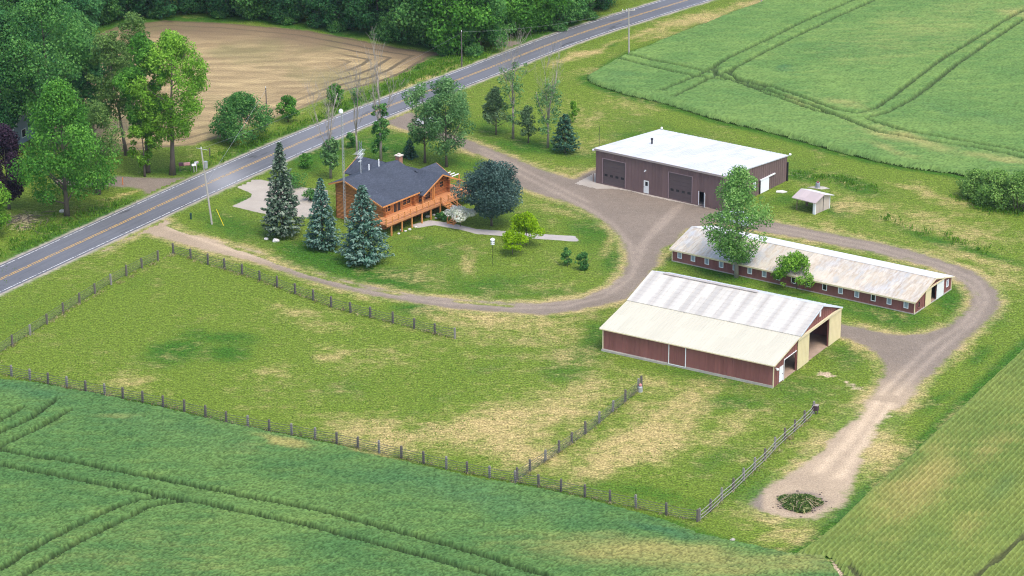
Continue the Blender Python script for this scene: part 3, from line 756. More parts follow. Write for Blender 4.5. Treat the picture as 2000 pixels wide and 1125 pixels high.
def ribs(mb, p0, u, n, L, tops, holes, z0=.05, sp=.61, w=.09, d=.035):
    p0 = np.array(p0, float); u = np.array(u, float); n = np.array(n, float)
    ts, tz = zip(*tops)
    s = sp * .5
    while s < L - .1:
        segs = [(z0, float(np.interp(s, ts, tz)) - .03)]
        for h in holes:
            if h[0] - .1 < s < h[1] + .1:
                new = []
                for a, b in segs:
                    if h[2] > a: new.append((a, min(b, h[2] - .02)))
                    if h[3] < b: new.append((max(a, h[3] + .02), b))
                segs = new
        for a, b in segs:
            if b - a > .15:
                q = p0 + u * (s - w / 2)
                mb.prism([tuple(q + [0, 0, a]), tuple(q + u * w + [0, 0, a]), tuple(q + u * w - n * d + [0, 0, a]), tuple(q - n * d + [0, 0, a])], (0, 0, b - a))
        s += sp

def roof_ribs(mb, e0, e1, r0, r1, n, h=.035, w=.06):
    """standing ribs running up the slope between eave edge e0-e1 and ridge edge r0-r1"""
    e0, e1, r0, r1 = (np.array(v, float) for v in (e0, e1, r0, r1))
    for i in range(n + 1):
        t = i / n
        mb.beam(e0 + (e1 - e0) * t + np.array([0, 0, h * .4]), r0 + (r1 - r0) * t + np.array([0, 0, h * .4]), w, h)

XA, YA, ZA = (1, 0, 0), (0, 1, 0), (0, 0, 1)
def wall_rect(face, s0, s1, z0, z1, out, th, L=0, W=0):
    """box on a wall face: 'front' y=0, 'right' x=L"""
    if face == 'front': return (s0, s1, -out - th, -out, z0, z1)
    if face == 'right': return (L + out, L + out + th, s0, s1, z0, z1)
def add(parent, name, mat, *boxes):
    mb = MB()
    for b in boxes: mb.box(*b)
    return mb.build(name, mat, parent)

def window(parent, face, s, z, w, h, L, frame_mat, pane_mat, out=.03, name='window'):
    f = MB(); t = .09
    for b in ((s - w / 2 - t, s + w / 2 + t, z + h / 2, z + h / 2 + t), (s - w / 2 - t, s + w / 2 + t, z - h / 2 - t, z - h / 2), (s - w / 2 - t, s - w / 2, z - h / 2, z + h / 2), (s + w / 2, s + w / 2 + t, z - h / 2, z + h / 2)):
        f.box(*wall_rect(face, *b, out, .06, L))
    fo = f.build(name, frame_mat, parent)
    add(fo, 'pane', pane_mat, wall_rect(face, s - w / 2, s + w / 2, z - h / 2, z + h / 2, out - .005, .02, L))
    return fo

# ------------------------------------------------------------------ workshop
k = 118 / 122.822
def frame(x, y, deg): return (x * k, y * k, 0.0), R(deg)
loc, yaw = frame(13.15, 373.42, -36.75)
Ls, Ws = 22.69, 17.5
shop = thing('workshop', 'brown steel workshop with bright white roof and two overhead doors', 'workshop', loc, yaw)
HF, HB = 5.28, 3.86
fh = [(1.3, 5.3, .16, 4.05), (8.62, 9.55, .14, 2.1), (13.05, 17.05, .16, 4.15), (18.3, 19.2, .14, 2.22)]
rh = [(9.85, 12.0, .1, 2.1)]
wl = MB()
wall_panel(wl, (0, 0, 0), XA, YA, Ls, [(0, HF), (Ls, HF)], fh)
wall_panel(wl, (Ls, .14, 0), YA, (-1, 0, 0), Ws - .28, [(0, HF - .03), (Ws - .28, HB)], [(h[0] - .14, h[1] - .14, h[2], h[3]) for h in rh])
wall_panel(wl, (0, .14, 0), YA, XA, Ws - .28, [(0, HF - .03), (Ws - .28, HB)])
wall_panel(wl, (0, Ws, 0), XA, (0, -1, 0), Ls, [(0, HB), (Ls, HB)])
ribs(wl, (0, 0, 0), XA, YA, Ls, [(0, HF), (Ls, HF)], fh, .12)
ribs(wl, (Ls, 0, 0), YA, (-1, 0, 0), Ws, [(0, HF), (Ws, HB)], [(9.7, 12.2, 0, 2.3), (7.8, 8.5, 1.2, 2.3)], .1)
wl.build('wall', BROWN, shop)
rf = MB()
A = [(-.15, -.2, HF + .16), (Ls + .15, -.2, HF + .16), (Ls + .15, Ws + .2, HB + .12), (-.15, Ws + .2, HB + .12)]
rf.slab(A, .12)
roof_ribs(rf, A[0], A[1], A[3], A[2], 38, .04, .07)
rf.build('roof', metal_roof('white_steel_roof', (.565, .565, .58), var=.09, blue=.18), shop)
fa = MB(); fa.box(-.17, Ls + .17, -.28, -.205, HF - .12, HF + .17); fa.build('gutter', simple('taupe_gutter', (.34, .29, .27), .5, .1, 2), shop)
fl = MB(); fl.box(.2, Ls - .2, .2, Ws - .2, .02, .1); fl.build('floor_slab', simple('shop_floor', (.3, .29, .28), .8, .2, 1), shop)
for i, h in enumerate((fh[0], fh[2])):
    d = MB()
    npan = 7; dz = (h[3] - h[2]) / npan
    for j in range(npan): d.box(h[0] + .02, h[1] - .02, .05, .10, h[2] + j * dz + .012, h[2] + (j + 1) * dz - .012)
    d.box(h[0] + .02, h[1] - .02, .09, .12, h[2], h[3])
    do = d.build('overhead_door', DARKDOOR, shop)
    for q in range(4):
        c0 = h[0] + .55 + q * .98
        add(do, 'door_window', GLASS, (c0 - .26, c0 + .26, .025, .055, h[2] + 1.22, h[2] + 1.56))
simple('brown_trim', (.27, .20, .21), .5, .1, 2)
for h in (fh[0], fh[2]):
    fr = MB(); fr.box(h[0] - .12, h[0], -.06, .02, h[2], h[3] + .1); fr.box(h[1], h[1] + .12, -.06, .02, h[2], h[3] + .1); fr.box(h[0], h[1], -.06, .02, h[3], h[3] + .1)
    fr.build('door_frame', bpy.data.materials['brown_trim'], shop)
dd = add(shop, 'door', PALE, (8.64, 9.53, -.02, .04, .15, 2.08)); add(dd, 'door_window', GLASS, (8.92, 9.36, -.035, -.021, 1.28, 1.9))
add(dd, 'handle', BLACK, (8.7, 8.75, -.06, -.021, 1.0, 1.12))
od = MB(); od.beam((19.2, -.03, 1.18), (19.75, -.65, 1.18), .05, 2.05); od.build('open_door', PALE, shop)
add(shop, 'door_jamb', WHITE, (18.22, 18.32, -.05, .02, .15, 2.25))
sd_ = add(shop, 'sliding_door', WHITE, (Ls + .06, Ls + .12, 9.85, 12.2, .05, 2.05))
add(shop, 'door_track', WHITE, (Ls + .05, Ls + .2, 9.7, 13.85, 2.08, 2.26))
window(shop, 'right', 8.15, 1.75, .5, .8, Ls, WHITE, PALEGLASS)
add(shop, 'downspout', BLACK, (Ls + .03, Ls + .22, Ws - .15, Ws + .1, .05, HB - .9))
add(shop, 'downspout', BLACK, (Ls + .03, Ls + .15, 9.6, 9.72, .05, 2.1))
vt = MB(); vt.tube([(4.3, 8.6, 4.6), (4.3, 8.6, 5.35)], .13, 8).tube([(4.3, 8.6, 5.35), (4.3, 8.6, 5.6)], .19, 8); vt.build('chimney_pipe', BLACK, shop)
for px_, py_, pz_ in ((-.55, .1, HF - .25), (Ls + .35, Ws + .2, HB + .3), (.1, Ws + .15, HB + .35)):
    lm = MB(); lm.ball((px_, py_, pz_), .2, 8); lm.tube([(px_, py_, pz_), (px_ * .5 + (0 if px_ < 1 else Ls * .5), py_, pz_ - .12)], .03, 5); lm.build('yard_lamp', WHITE, shop)
wl2 = MB(); wl2.box(8.85, 9.05, -.14, -.02, 3.55, 3.72).ball((8.86, -.18, 3.5), .1, 8); wl2.build('wall_lamp', WHITE, shop)
ar = MB(); ar.tube([(-.12, 1.0, 3.0), (-.12, 1.0, 8.6)], .035, 5); ar.build('antenna_rod', BLACK, shop)
bl = MB(); bl.tube([(-.6, .2, 0), (-.6, .2, 1.25)], .07, 6); bl.build('bollard', simple('rusty_pipe', (.17, .10, .07), .7, .2, 3), None, loc=(0, 0, 0))
b_ = bpy.data.objects['bollard']; b_.location = shop.location; b_.rotation_euler = shop.rotation_euler
tag(b_, 'short rusty pipe post on the concrete beside the workshop corner', 'bollard')

# ------------------------------------------------------------------ big barn with lean-to
loc, yaw = frame(11.76, 303.58, -31.63)
Lb, Wb = 23.51, 18.8
barn = thing('barn', 'large maroon barn with cream and patchy pale roof and open end doors', 'barn', loc, yaw)
prof = [(0, 2.98), (7.0, 4.34), (13.18, 6.2), (Wb, 4.15)]
eh = [(1.65, 2.72, .12, 2.1), (2.95, 6.35, .0, 2.62), (9.75, 15.6, .0, 3.92)]
wl = MB()
wall_panel(wl, (0, 0, 0), XA, YA, Lb, [(0, 2.98), (Lb, 2.98)], [(9.33, 11.7, .25, 2.95)], z0=.3)
wall_panel(wl, (Lb, .14, 0), YA, (-1, 0, 0), Wb - .28, [(s - .14 if s else 0, z) for s, z in prof], [(h[0] - .14, h[1] - .14, h[2], h[3]) for h in eh])
wall_panel(wl, (0, .14, 0), YA, XA, Wb - .28, [(s - .14 if s else 0, z) for s, z in prof])
wall_panel(wl, (0, Wb, 0), XA, (0, -1, 0), Lb, [(0, 4.15), (Lb, 4.15)])
ribs(wl, (0, 0, 0), XA, YA, Lb, [(0, 2.98), (Lb, 2.98)], [(9.2, 14.1, .2, 3.0)], .32)
ribs(wl, (Lb, 0, 0), YA, (-1, 0, 0), Wb, prof, eh + [(6.4, 9.8, 0, 4.1), (15.5, Wb, 0, 4.1), (12.6, 13.2, 4.9, 5.9)], .1)
wl.build('wall', MAROON, barn)
fo = MB(); fo.box(-.06, Lb + .02, -.08, .12, 0, .32).box(-.12, 8.9, -.2, -.08, 0, .26); fo.build('foundation', STONE, barn)
rf = MB(); o = .3
rf.slab([(-o, -.35, 2.98 + .08), (Lb + o, -.35, 3.06), (Lb + o, 7.0, 4.47), (-o, 7.0, 4.47)], .1)
roof_ribs(rf, (-o, -.35, 3.06), (Lb + o, -.35, 3.06), (-o, 7.0, 4.47), (Lb + o, 7.0, 4.47), 52, .035, .07)
rf.build('lean_to_roof', metal_roof('cream_roof', (.535, .505, .395), var=.04), barn)
rf = MB()
rf.slab([(-o, 6.7, 4.52), (Lb + o, 6.7, 4.52), (Lb + o, 13.18, 6.42), (-o, 13.18, 6.42)], .1)
roof_ribs(rf, (-o, 6.7, 4.52), (Lb + o, 6.7, 4.52), (-o, 13.1, 6.42), (Lb + o, 13.1, 6.42), 30, .03, .06)
rf.build('roof', metal_roof('patchy_roof', (.555, .525, .46), var=.09, band=.6, pitch=.76), barn)
rf = MB(); rf.slab([(-o, 13.18, 6.42), (Lb + o, 13.18, 6.42), (Lb + o, Wb + .35, 4.2), (-o, Wb + .35, 4.2)], .1)
roof_ribs(rf, (-o, Wb + .35, 4.2), (Lb + o, Wb + .35, 4.2), (-o, 13.2, 6.42), (Lb + o, 13.2, 6.42), 30, .03, .06)
rf.build('rear_roof', metal_roof('rear_white_roof', (.58, .61, .66), var=.05), barn)
rg = MB(); rg.beam((1.5, 13.12, 6.45), (14.8, 13.12, 6.45), .5, .08); rg.build('ridge_cap', simple('grey_ridge_cap', (.40, .36, .33), .6, .4, 1.2), barn)
tr_ = MB()
tr_.beam((Lb + o + .02, 6.8, 4.42), (Lb + o + .02, 13.1, 6.32), .05, .2).beam((Lb + o + .02, 13.25, 6.32), (Lb + o + .02, Wb + .3, 4.14), .05, .16)
tr_.build('rake_trim', simple('blue_grey_trim', (.62, .68, .76), .5, .1, 1), barn)
for b_ in ((Lb - .02, Lb + .05, -.05, .14, .05, 2.98), (-.05, .1, -.06, -.0, .3, 2.95), (Lb + .0, Lb + .05, Wb - .12, Wb + .03, .05, 4.1)): add(barn, 'corner_trim', CREAM, b_)
tr_ = MB(); tr_.beam((Lb + o + .02, -.3, 2.99), (Lb + o + .02, 6.9, 4.40), .05, .12).beam((-o, -.37, 2.99), (Lb + o, -.37, 2.99), .04, .12)
tr_.build('eave_trim', CREAM, barn)
add(barn, 'door_track', CREAM, (Lb + .05, Lb + .32, 6.35, Wb + .25, 4.0, 4.26))
for y0, y1 in ((6.5, 9.72), (15.6, Wb + .2)):
    mb = MB(); mb.box(Lb + .08, Lb + .15, y0, y1, .06, 3.98)
    yy = y0 + .2
    while yy < y1: mb.box(Lb + .15, Lb + .17, yy, yy + .07, .1, 3.95); yy += .4
    mb.build('sliding_door', CREAMD, barn)
sm = MB(); sm.box(Lb + .0, Lb + .06, 2.83, 2.95, 0, 2.72).box(Lb + .0, Lb + .06, 2.95, 6.35, 2.62, 2.72); sm.build('door_frame', WHITE, barn)
dd = add(barn, 'door', WHITE, (Lb - .06, Lb + .03, 1.68, 2.7, .14, 2.08)); add(dd, 'handle', BLACK, (Lb + .03, Lb + .07, 2.5, 2.58, .98, 1.06))
dr = MB(); dr.box(9.38, 11.66, -.06, -.02, .28, 2.9)
x_ = 9.6
while x_ < 11.6: dr.box(x_, x_ + .08, -.085, -.06, .3, 2.9); x_ += .3
dro = dr.build('side_door', MAROON, barn)
df = MB(); df.box(9.3, 9.4, -.1, -.02, .2, 2.95).box(11.62, 11.72, -.1, -.02, .2, 2.95).box(9.4, 11.62, -.1, -.02, .2, .29); df.build('door_edge', WHITE, dro)
add(barn, 'door_track', CREAM, (9.25, 14.0, -.2, -.04, 2.86, 2.97))
add(barn, 'gable_vent', WHITE, (Lb + .01, Lb + .07, 12.72, 13.1, 4.95, 5.8))
lm = MB(); lm.ball((Lb + .3, .55, 2.3), .18, 8).box(Lb + .02, Lb + .2, .5, .6, 2.38, 2.46); lm.build('wall_lamp', WHITE, barn)
fl = MB(); fl.box(.2, Lb - .02, .2, Wb - .2, .0, .045); fl.build('floor', DIRTFLOOR, barn)
for gx_ in (5.0, 10, 15, 20):
    for gy_ in (7.0, 9.75, 15.6):
        ps = MB(); ps.box(gx_ - .1, gx_ + .1, gy_ - .1, gy_ + .1, .04, 4.3); ps.build('inner_post', RAILW if False else simple('barn_timber', (.22, .16, .11), .8, .2, 2) if gx_ == 5.0 and gy_ == 7.0 else bpy.data.materials['barn_timber'], barn)
gt = MB()
for z_ in (.4, .75, 1.1, 1.45): gt.box(Lb - 5.0, Lb - 4.93, 9.9, 15.5, z_, z_ + .06)
gt.build('stall_gate', STEEL, barn)

# ------------------------------------------------------------------ long low barn
loc, yaw = frame(22.87, 337.54, -34.62)
Ll, Wl = 36.47, 11.05
lb = thing('long_barn', 'long low maroon livestock barn with rust-stained pale roof and window row', 'barn', loc, yaw)
prof = [(0, 1.80), (5.6, 3.18), (Wl, 1.80)]
wx = [1.22, 3.33, 5.51, 7.75, 9.89, 12.18, 14.38, 16.48, 18.8, 21.1, 23.47, 25.81, 28.21, 30.6, 32.89, 35.31]
fhl = [(x - .25, x + .25, .72, 1.5) for x in wx]
eh = [(1.02, 1.5, .6, 1.4), (4.5, 6.45, .06, 2.42), (9.45, 9.95, .9, 1.7)]
wl = MB()
wall_panel(wl, (0, 0, 0), XA, YA, Ll, [(0, 1.8), (Ll, 1.8)], fhl)
wall_panel(wl, (Ll, .14, 0), YA, (-1, 0, 0), Wl - .28, [(max(s - .14, 0), z) for s, z in prof], [(h[0] - .14, h[1] - .14, h[2], h[3]) for h in eh])
wall_panel(wl, (0, .14, 0), YA, XA, Wl - .28, [(max(s - .14, 0), z) for s, z in prof])
wall_panel(wl, (0, Wl, 0), XA, (0, -1, 0), Ll, [(0, 1.8), (Ll, 1.8)])
ribs(wl, (0, 0, 0), XA, YA, Ll, [(0, 1.8), (Ll, 1.8)], [(x - .3, x + .3, 0.6, 1.62) for x in wx], .14, .45, .06)
ribs(wl, (Ll, 0, 0), YA, (-1, 0, 0), Wl, prof, eh + [(2.9, 8.45, 0, 2.5)], .1, .45, .06)
wl.build('wall', MAROON, lb)
fo = MB(); fo.box(-.05, Ll + .08, -.08, -.01, 0, .12).box(Ll + .01, Ll + .1, -.08, Wl, 0, .14); fo.build('foundation', STONE, lb)
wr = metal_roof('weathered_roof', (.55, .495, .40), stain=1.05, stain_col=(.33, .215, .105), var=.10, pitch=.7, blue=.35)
rf = MB(); o = .28
rf.slab([(-o, -.35, 1.83), (Ll + o, -.35, 1.83), (Ll + o, 5.6, 3.33), (-o, 5.6, 3.33)], .1)
roof_ribs(rf, (-o, -.35, 1.83), (Ll + o, -.35, 1.83), (-o, 5.55, 3.33), (Ll + o, 5.55, 3.33), 60, .03, .05)
rf.build('roof', wr, lb)
rf = MB(); rf.slab([(-o, 5.6, 3.33), (Ll + o, 5.6, 3.33), (Ll + o, Wl + .35, 1.83), (-o, Wl + .35, 1.83)], .1)
rf.build('rear_roof', metal_roof('rear_pale_roof', (.74, .73, .72), var=.04), lb)
rg = MB(); rg.beam((-o, 5.6, 3.345), (Ll + o, 5.6, 3.345), .25, .05); rg.build('ridge_cap', simple('dull_ridge', (.55, .53, .50), .6, .3, 1.5), lb)
tr_ = MB(); tr_.box(-o, Ll + o, -.42, -.36, 1.62, 1.84).box(Ll - .02, Ll + .05, -.05, .13, .12, 1.75).box(-.05, .1, -.06, -.0, .1, 1.7).box(Ll, Ll + .05, Wl - .1, Wl + .03, .12, 1.75)
tr_.beam((Ll + o + .02, -.35, 1.75), (Ll + o + .02, 5.6, 3.25), .05, .14).beam((Ll + o + .02, 5.6, 3.25), (Ll + o + .02, Wl + .35, 1.75), .05, .14)
tr_.build('trim', CREAM, lb)
tk = MB(); tk.beam((Ll + .2, 2.85, 2.46), (Ll + .2, 8.55, 2.46), .2, .14); tk.build('door_track', CREAM, lb)
for y0, y1 in ((2.95, 4.62), (6.3, 8.42)):
    add(lb, 'sliding_door', CREAMD if y0 < 3 else PALE, (Ll + .1, Ll + .16, y0, y1, .08, 2.40))
for i, x_ in enumerate(wx):
    window(lb, 'front', x_, 1.11, .5, .78, 0, WHITE, GLASS if i in (7, 8, 9, 10, 13) else PALEGLASS)
window(lb, 'right', 9.7, 1.3, .5, .8, Ll, WHITE, PALEGLASS); window(lb, 'right', 1.26, 1.0, .45, .75, Ll, MAROON, GLASS)
fl = MB(); fl.box(.2, Ll - .05, .2, Wl - .2, .0, .05); fl.build('floor', DIRTFLOOR, lb)

# ------------------------------------------------------------------ log house
o_ = G(766, 461); YH = R(52.3)
house = thing('log_house', 'orange log house with dark shingled roofs and a raised front deck', 'house', (o_[0], o_[1], 0), YH)
wl = MB()
FZ = 1.95
fw = [(1.42, 2.85, 2.5, 3.32), (3.5, 5.05, 1.97, 3.42), (5.6, 7.25, 2.5, 3.42), (9.05, 10.1, 2.0, 2.95), (10.55, 11.7, 2.0, 3.0), (13.9, 14.75, 3.0, 3.8)]
prof_front = [(0, 3.72), (7.0, 3.72), (8.55, 3.75), (11.75, 5.2), (14.25, 4.1)]
# front wall, x 1.35..15.6 at y=2.66
wall_panel(wl, (1.35, 2.66, 0), XA, YA, 14.25, prof_front, [(a - 1.35, b - 1.35, c, d) for a, b, c, d in fw] + [(3.0, 4.3, .1, 1.6), (7.2, 8.6, .05, 1.65)], .2)
# left gable, y 2.86..11.6 at x=1.35
wall_panel(wl, (1.35, 2.86, 0), YA, XA, 8.8, [(0, 3.85), (6.35, 6.15), (8.8, 5.25)], [], .2)
wall_panel(wl, (1.35, 11.66, 0), XA, (0, -1, 0), 10.7, [(0, 5.2), (10.7, 5.2)], [], .2)
wall_panel(wl, (12.05, 5.0, 0), YA, (-1, 0, 0), 6.6, [(0, 4.6), (4.2, 6.2), (6.6, 5.2)], [], .2)
wall_panel(wl, (15.6, 2.86, 0), YA, (-1, 0, 0), 3.0, [(0, 4.0), (1.4, 4.15), (3.0, 4.8)], [], .2)
wall_panel(wl, (16.9, 5.0, 0), YA, (-1, 0, 0), 3.0, [(0, 4.4), (.85, 4.9), (3.0, 4.2)], [], .2)
wall_panel(wl, (12.3, 8.0, 0), XA, (0, -1, 0), 4.5, [(0, 4.1), (4.5, 4.1)], [], .2)
wall_panel(wl, (8.7, 11.9, 0), YA, XA, 3.7, [(0, 4.2), (3.7, 4.2)], [], .2)
wall_panel(wl, (8.7, 15.6, 0), XA, (0, -1, 0), 5.8, [(0, 4.2), (2.85, 5.65), (5.8, 4.2)], [], .2)
wall_panel(wl, (14.5, 8.2, 0), YA, (-1, 0, 0), 7.2, [(0, 4.2), (7.2, 4.2)], [], .2)
wl.build('wall', LOGS, house)
for (x_, y_) in ((7.75, 2.45), (15.7, 2.45), (1.3, 2.45)):
    le = MB()
    for z_ in np.arange(2.05, 3.7, .2):
        le.tube([(x_, y_ - .28, z_), (x_, y_ + .25, z_)], .085, 7)
        if x_ > 15: le.tube([(15.55, 2.72, z_ + .1), (15.95, 2.72, z_ + .1)], .085, 7)
    le.build('log_corner', LOGS, house)
def roof_piece(name, quads, trim=True):
    mb = MB()
    for q in quads: mb.slab(q, .14)
    return mb.build(name, SHINGLE, house)
roof_piece('main_roof', [[(.45, 2.06, 3.82), (12.3, 2.06, 3.82), (12.3, 9.25, 6.37), (.45, 9.25, 6.37)], [(.45, 9.25, 6.37), (12.3, 9.25, 6.37), (12.3, 12.2, 5.3), (.45, 12.2, 5.3)]])
roof_piece('wing_roof', [[(8.65, 1.35, 3.40), (13.1, 1.35, 5.46), (13.1, 8.3, 5.46), (8.65, 8.3, 3.40)], [(13.1, 1.35, 5.46), (17.45, 1.35, 3.52), (17.45, 5.6, 3.52), (13.1, 5.6, 5.46)]])
roof_piece('annex_roof', [[(12.32, 2.9, 3.82), (17.1, 2.9, 3.82), (17.1, 5.84, 5.38), (12.32, 5.84, 5.38)], [(12.32, 5.84, 5.38), (17.1, 5.84, 5.38), (17.1, 8.6, 3.95), (12.32, 8.6, 3.95)]])
roof_piece('rear_roof', [[(8.25, 11.0, 4.15), (11.6, 11.0, 5.88), (11.6, 16.1, 5.88), (8.25, 16.1, 4.15)], [(11.6, 8.6, 5.88), (14.95, 8.6, 4.15), (14.95, 16.1, 4.15), (11.6, 16.1, 5.88)]])
tr_ = MB()
for a_, b_ in (((.42, 2.1, 3.70), (.42, 9.25, 6.25)), ((.42, 9.25, 6.25), (.42, 12.15, 5.18)), ((.45, 2.02, 3.70), (8.7, 2.02, 3.70)), ((8.65, 1.31, 3.31), (13.1, 1.31, 5.37)), ((13.1, 1.31, 5.37), (17.45, 1.31, 3.43)), ((17.13, 3.1, 3.85), (17.13, 5.84, 5.28)), ((8.22, 16.14, 4.05), (11.6, 16.14, 5.78))):
    tr_ = MB(); tr_.beam(a_, b_, .06, .2); tr_.build('fascia', RAILW, house)
for nm, (a, b, c, d) in zip(['window', 'patio_door', 'window', 'window', 'window', 'window'], fw):
    fr = MB(); t = .08; y0, y1 = 2.6, 2.68
    fr.box(a - t, b + t, y0, y1, d, d + t).box(a - t, b + t, y0, y1, c - t if c > 2 else c - .02, c).box(a - t, a, y0, y1, c, d).box(b, b + t, y0, y1, c, d)
    n_ = 2 if b - a > 1.2 else 1
    for j in range(1, n_): fr.box(a + (b - a) * j / n_ - .05, a + (b - a) * j / n_ + .05, y0, y1, c, d)
    if nm == 'window': fr.box(a, b, 2.63, 2.66, (c + d) / 2 - .02, (c + d) / 2 + .02)
    fo = fr.build(nm, RAILW, house)
    add(fo, 'pane', GLASS, (a, b, 2.70, 2.72, c, d))
add(house, 'lower_window', GLASS, (4.35, 5.65, 2.70, 2.74, .1, 1.6)); add(house, 'lower_door', GLASS, (8.55, 9.95, 2.70, 2.74, .05, 1.65))
# deck
dk = MB()
dk.box(-1.2, 10.9, .0, 2.62, FZ - .1, FZ).box(10.9, 18.6, -.3, 2.62, FZ - .102, FZ - .002).box(15.85, 18.6, 2.62, 8.0, FZ - .1, FZ)
dk.box(-1.2, 10.9, -.06, 0, FZ - .32, FZ + .01).box(10.9, 18.6, -.36, -.3, FZ - .32, FZ + .01).box(18.6, 18.66, -.3, 8, FZ - .32, FZ + .01)
deck = dk.build('deck', DECKW, house)
for x_, y_ in ((0, 0), (2.3, 0), (4.5, 0), (6.75, 0), (8.75, 0), (10.8, -.1), (14.5, -.2), (18.4, -.2), (18.4, 4), (18.4, 7.8)):
    pm = MB(); pm.box(x_ - .09, x_ + .09, y_ + .02, y_ + .2, 0, FZ - .1); pm.build('deck_post', RAILW, deck)
def rail(a_, b_, n):
    mb = MB(); a_ = np.array(a_, float); b_ = np.array(b_, float)
    for h_, w_, t_ in ((.92, .14, .05), (.62, .05, .055), (.34, .05, .055)): mb.beam(a_ + [0, 0, h_], b_ + [0, 0, h_], w_, t_)
    for j in range(n + 1):
        p = a_ + (b_ - a_) * j / n; mb.box(p[0] - .05, p[0] + .05, p[1] - .05, p[1] + .05, p[2], p[2] + .89)
    return mb.build('railing', RAILW, deck)
rail((-1.15, .04, FZ), (10.85, .04, FZ), 9); rail((10.85, .04, FZ), (10.85, -.25, FZ), 1); rail((12.3, -.26, FZ), (18.55, -.26, FZ), 4); rail((18.55, -.2, FZ), (18.55, 7.9, FZ), 5); rail((16.0, 7.9, FZ), (18.5, 7.9, FZ), 2); rail((-1.15, .1, FZ), (-1.15, 2.5, FZ), 2)
for x_, z_ in ((8.75, 3.35), (17.2, 3.45), (11.0, 4.3), (11.35, 4.4)):
    wp = MB(); wp.box(x_ - .08, x_ + .08, 1.5, 1.66, FZ, z_); wp.build('porch_post', RAILW, house)
# stairs: upper flight to a landing, lower flight turning left
st = MB()
for j in range(6): st.box(10.95, 12.2, -.36 - .42 * (j + 1), -.36 - .42 * j, FZ - .18 * (j + 1) - .05, FZ - .18 * (j + 1))
zl = FZ - .18 * 6 - .05
st.box(10.7, 12.2, -4.0, -2.9, zl - .05, zl + .04)
for j in range(5): st.box(10.7 - .36 * (j + 1), 10.7 - .36 * j, -3.95, -2.95, zl - .16 * (j + 1), zl - .16 * (j + 1) + .05)
for y_ in (-4.0, -2.92): st.beam((10.7, y_, zl - .08), (8.75, y_, .08), .06, .24); st.beam((10.7, y_, zl + .8), (8.75, y_, .9), .08, .08); st.box(8.72, 8.82, y_ - .05, y_ + .05, 0, .95); st.box(10.65, 10.75, y_ - .05, y_ + .05, 0, zl + .85)
for x_ in (10.92, 12.22): st.beam((x_, -.36, FZ - .1), (x_, -2.9, zl), .06, .24); st.beam((x_, -.36, FZ + .9), (x_, -2.9, zl + .85), .08, .08); st.beam((x_, -.36, FZ + .5), (x_, -2.9, zl + .45), .05, .08)
st.build('stairs', RAILW, house)
ch = MB(); ch.box(12.5, 13.25, 9.0, 9.75, 0, 6.85); cho = ch.build('chimney', simple('chimney_brick', (.34, .17, .11), .8, .25, 5), house)
cp = MB(); cp.box(12.38, 13.37, 8.88, 9.87, 6.85, 6.97).box(12.7, 13.05, 9.2, 9.55, 6.97, 7.2); cp.build('chimney_cap', simple('pale_cap', (.62, .55, .46), .7, .15, 3), cho)
for x_, y_, z_, h_ in ((6.35, 9.55, 6.2, .95), (8.6, 9.6, 6.2, 1.15)):
    v_ = MB(); v_.tube([(x_, y_, z_), (x_, y_, z_ + h_)], .09, 7); v_.build('vent_pipe', WHITE, house)
an = MB(); ax, ay, az = 4.35, 9.35, 6.3
an.tube([(ax, ay, az), (ax, ay, az + 3.4)], .035, 5)
for z_, l_, w_ in ((az + 3.3, 2.4, 1.3), (az + 2.7, 2.2, 1.1)):
    an.beam((ax - l_ / 2, ay - .5, z_), (ax + l_ / 2, ay + .5, z_), .05, .05)
    for j in range(7):
        t_ = -1 + j / 3; w2 = w_ * (1 - .08 * j)
        an.tube([(ax + t_ * l_ / 2 - w2 * .25, ay + t_ * .5 + w2 * .5, z_), (ax + t_ * l_ / 2 + w2 * .25, ay + t_ * .5 - w2 * .5, z_)], .018, 4)
an.box(ax - .5, ax + .1, ay - .06, ay + .06, az + 1.85, az + 2.0)
an.build('tv_antenna', simple('bright_aluminium', (.75, .77, .76), .35, .1, 2, metal=.3), house)

def lattice(mb, x, y, z0, z1, w=.16, r=.025, step=.5):
    c = [(x + w * math.cos(t), y + w * math.sin(t)) for t in (0.3, 0.3 + 2.094, .3 + 4.189)]
    for q in c: mb.tube([(q[0], q[1], z0), (q[0], q[1], z1)], r, 5)
    z = z0; i = 0
    while z < z1 - step:
        for j in range(3):
            a, b = c[j], c[(j + 1) % 3]
            mb.tube([(a[0], a[1], z), (b[0], b[1], z + step)], r * .6, 4)
        z += step
    return mb
def hw(p):  # house-local to world
    c, s = math.cos(YH), math.sin(YH)
    return (o_[0] + p[0] * c - p[1] * s, o_[1] + p[0] * s + p[1] * c, p[2])
g = hw((.2, 9.0, 0))
ms = thing('radio_mast', 'slim lattice radio mast with white dish rising in front of the left gable', 'mast', g)
lattice(MB(), 0, 0, 0, 16.6).build('lattice', STEEL, ms)
d_ = MB(); d_.ball((-.1, -.2, 16.7), .33, 10, 1.25); d_.build('dish', WHITE, ms)
g = hw((8.2, 12.75, 0))
ms = thing('lattice_tower', 'dark lattice tower standing behind the roof ridge of the log house', 'mast', g)
lattice(MB(), 0, 0, 0, 9.6, .22, .035).build('lattice', simple('dark_galvanised', (.16, .19, .22), .5, .1, 3), ms)
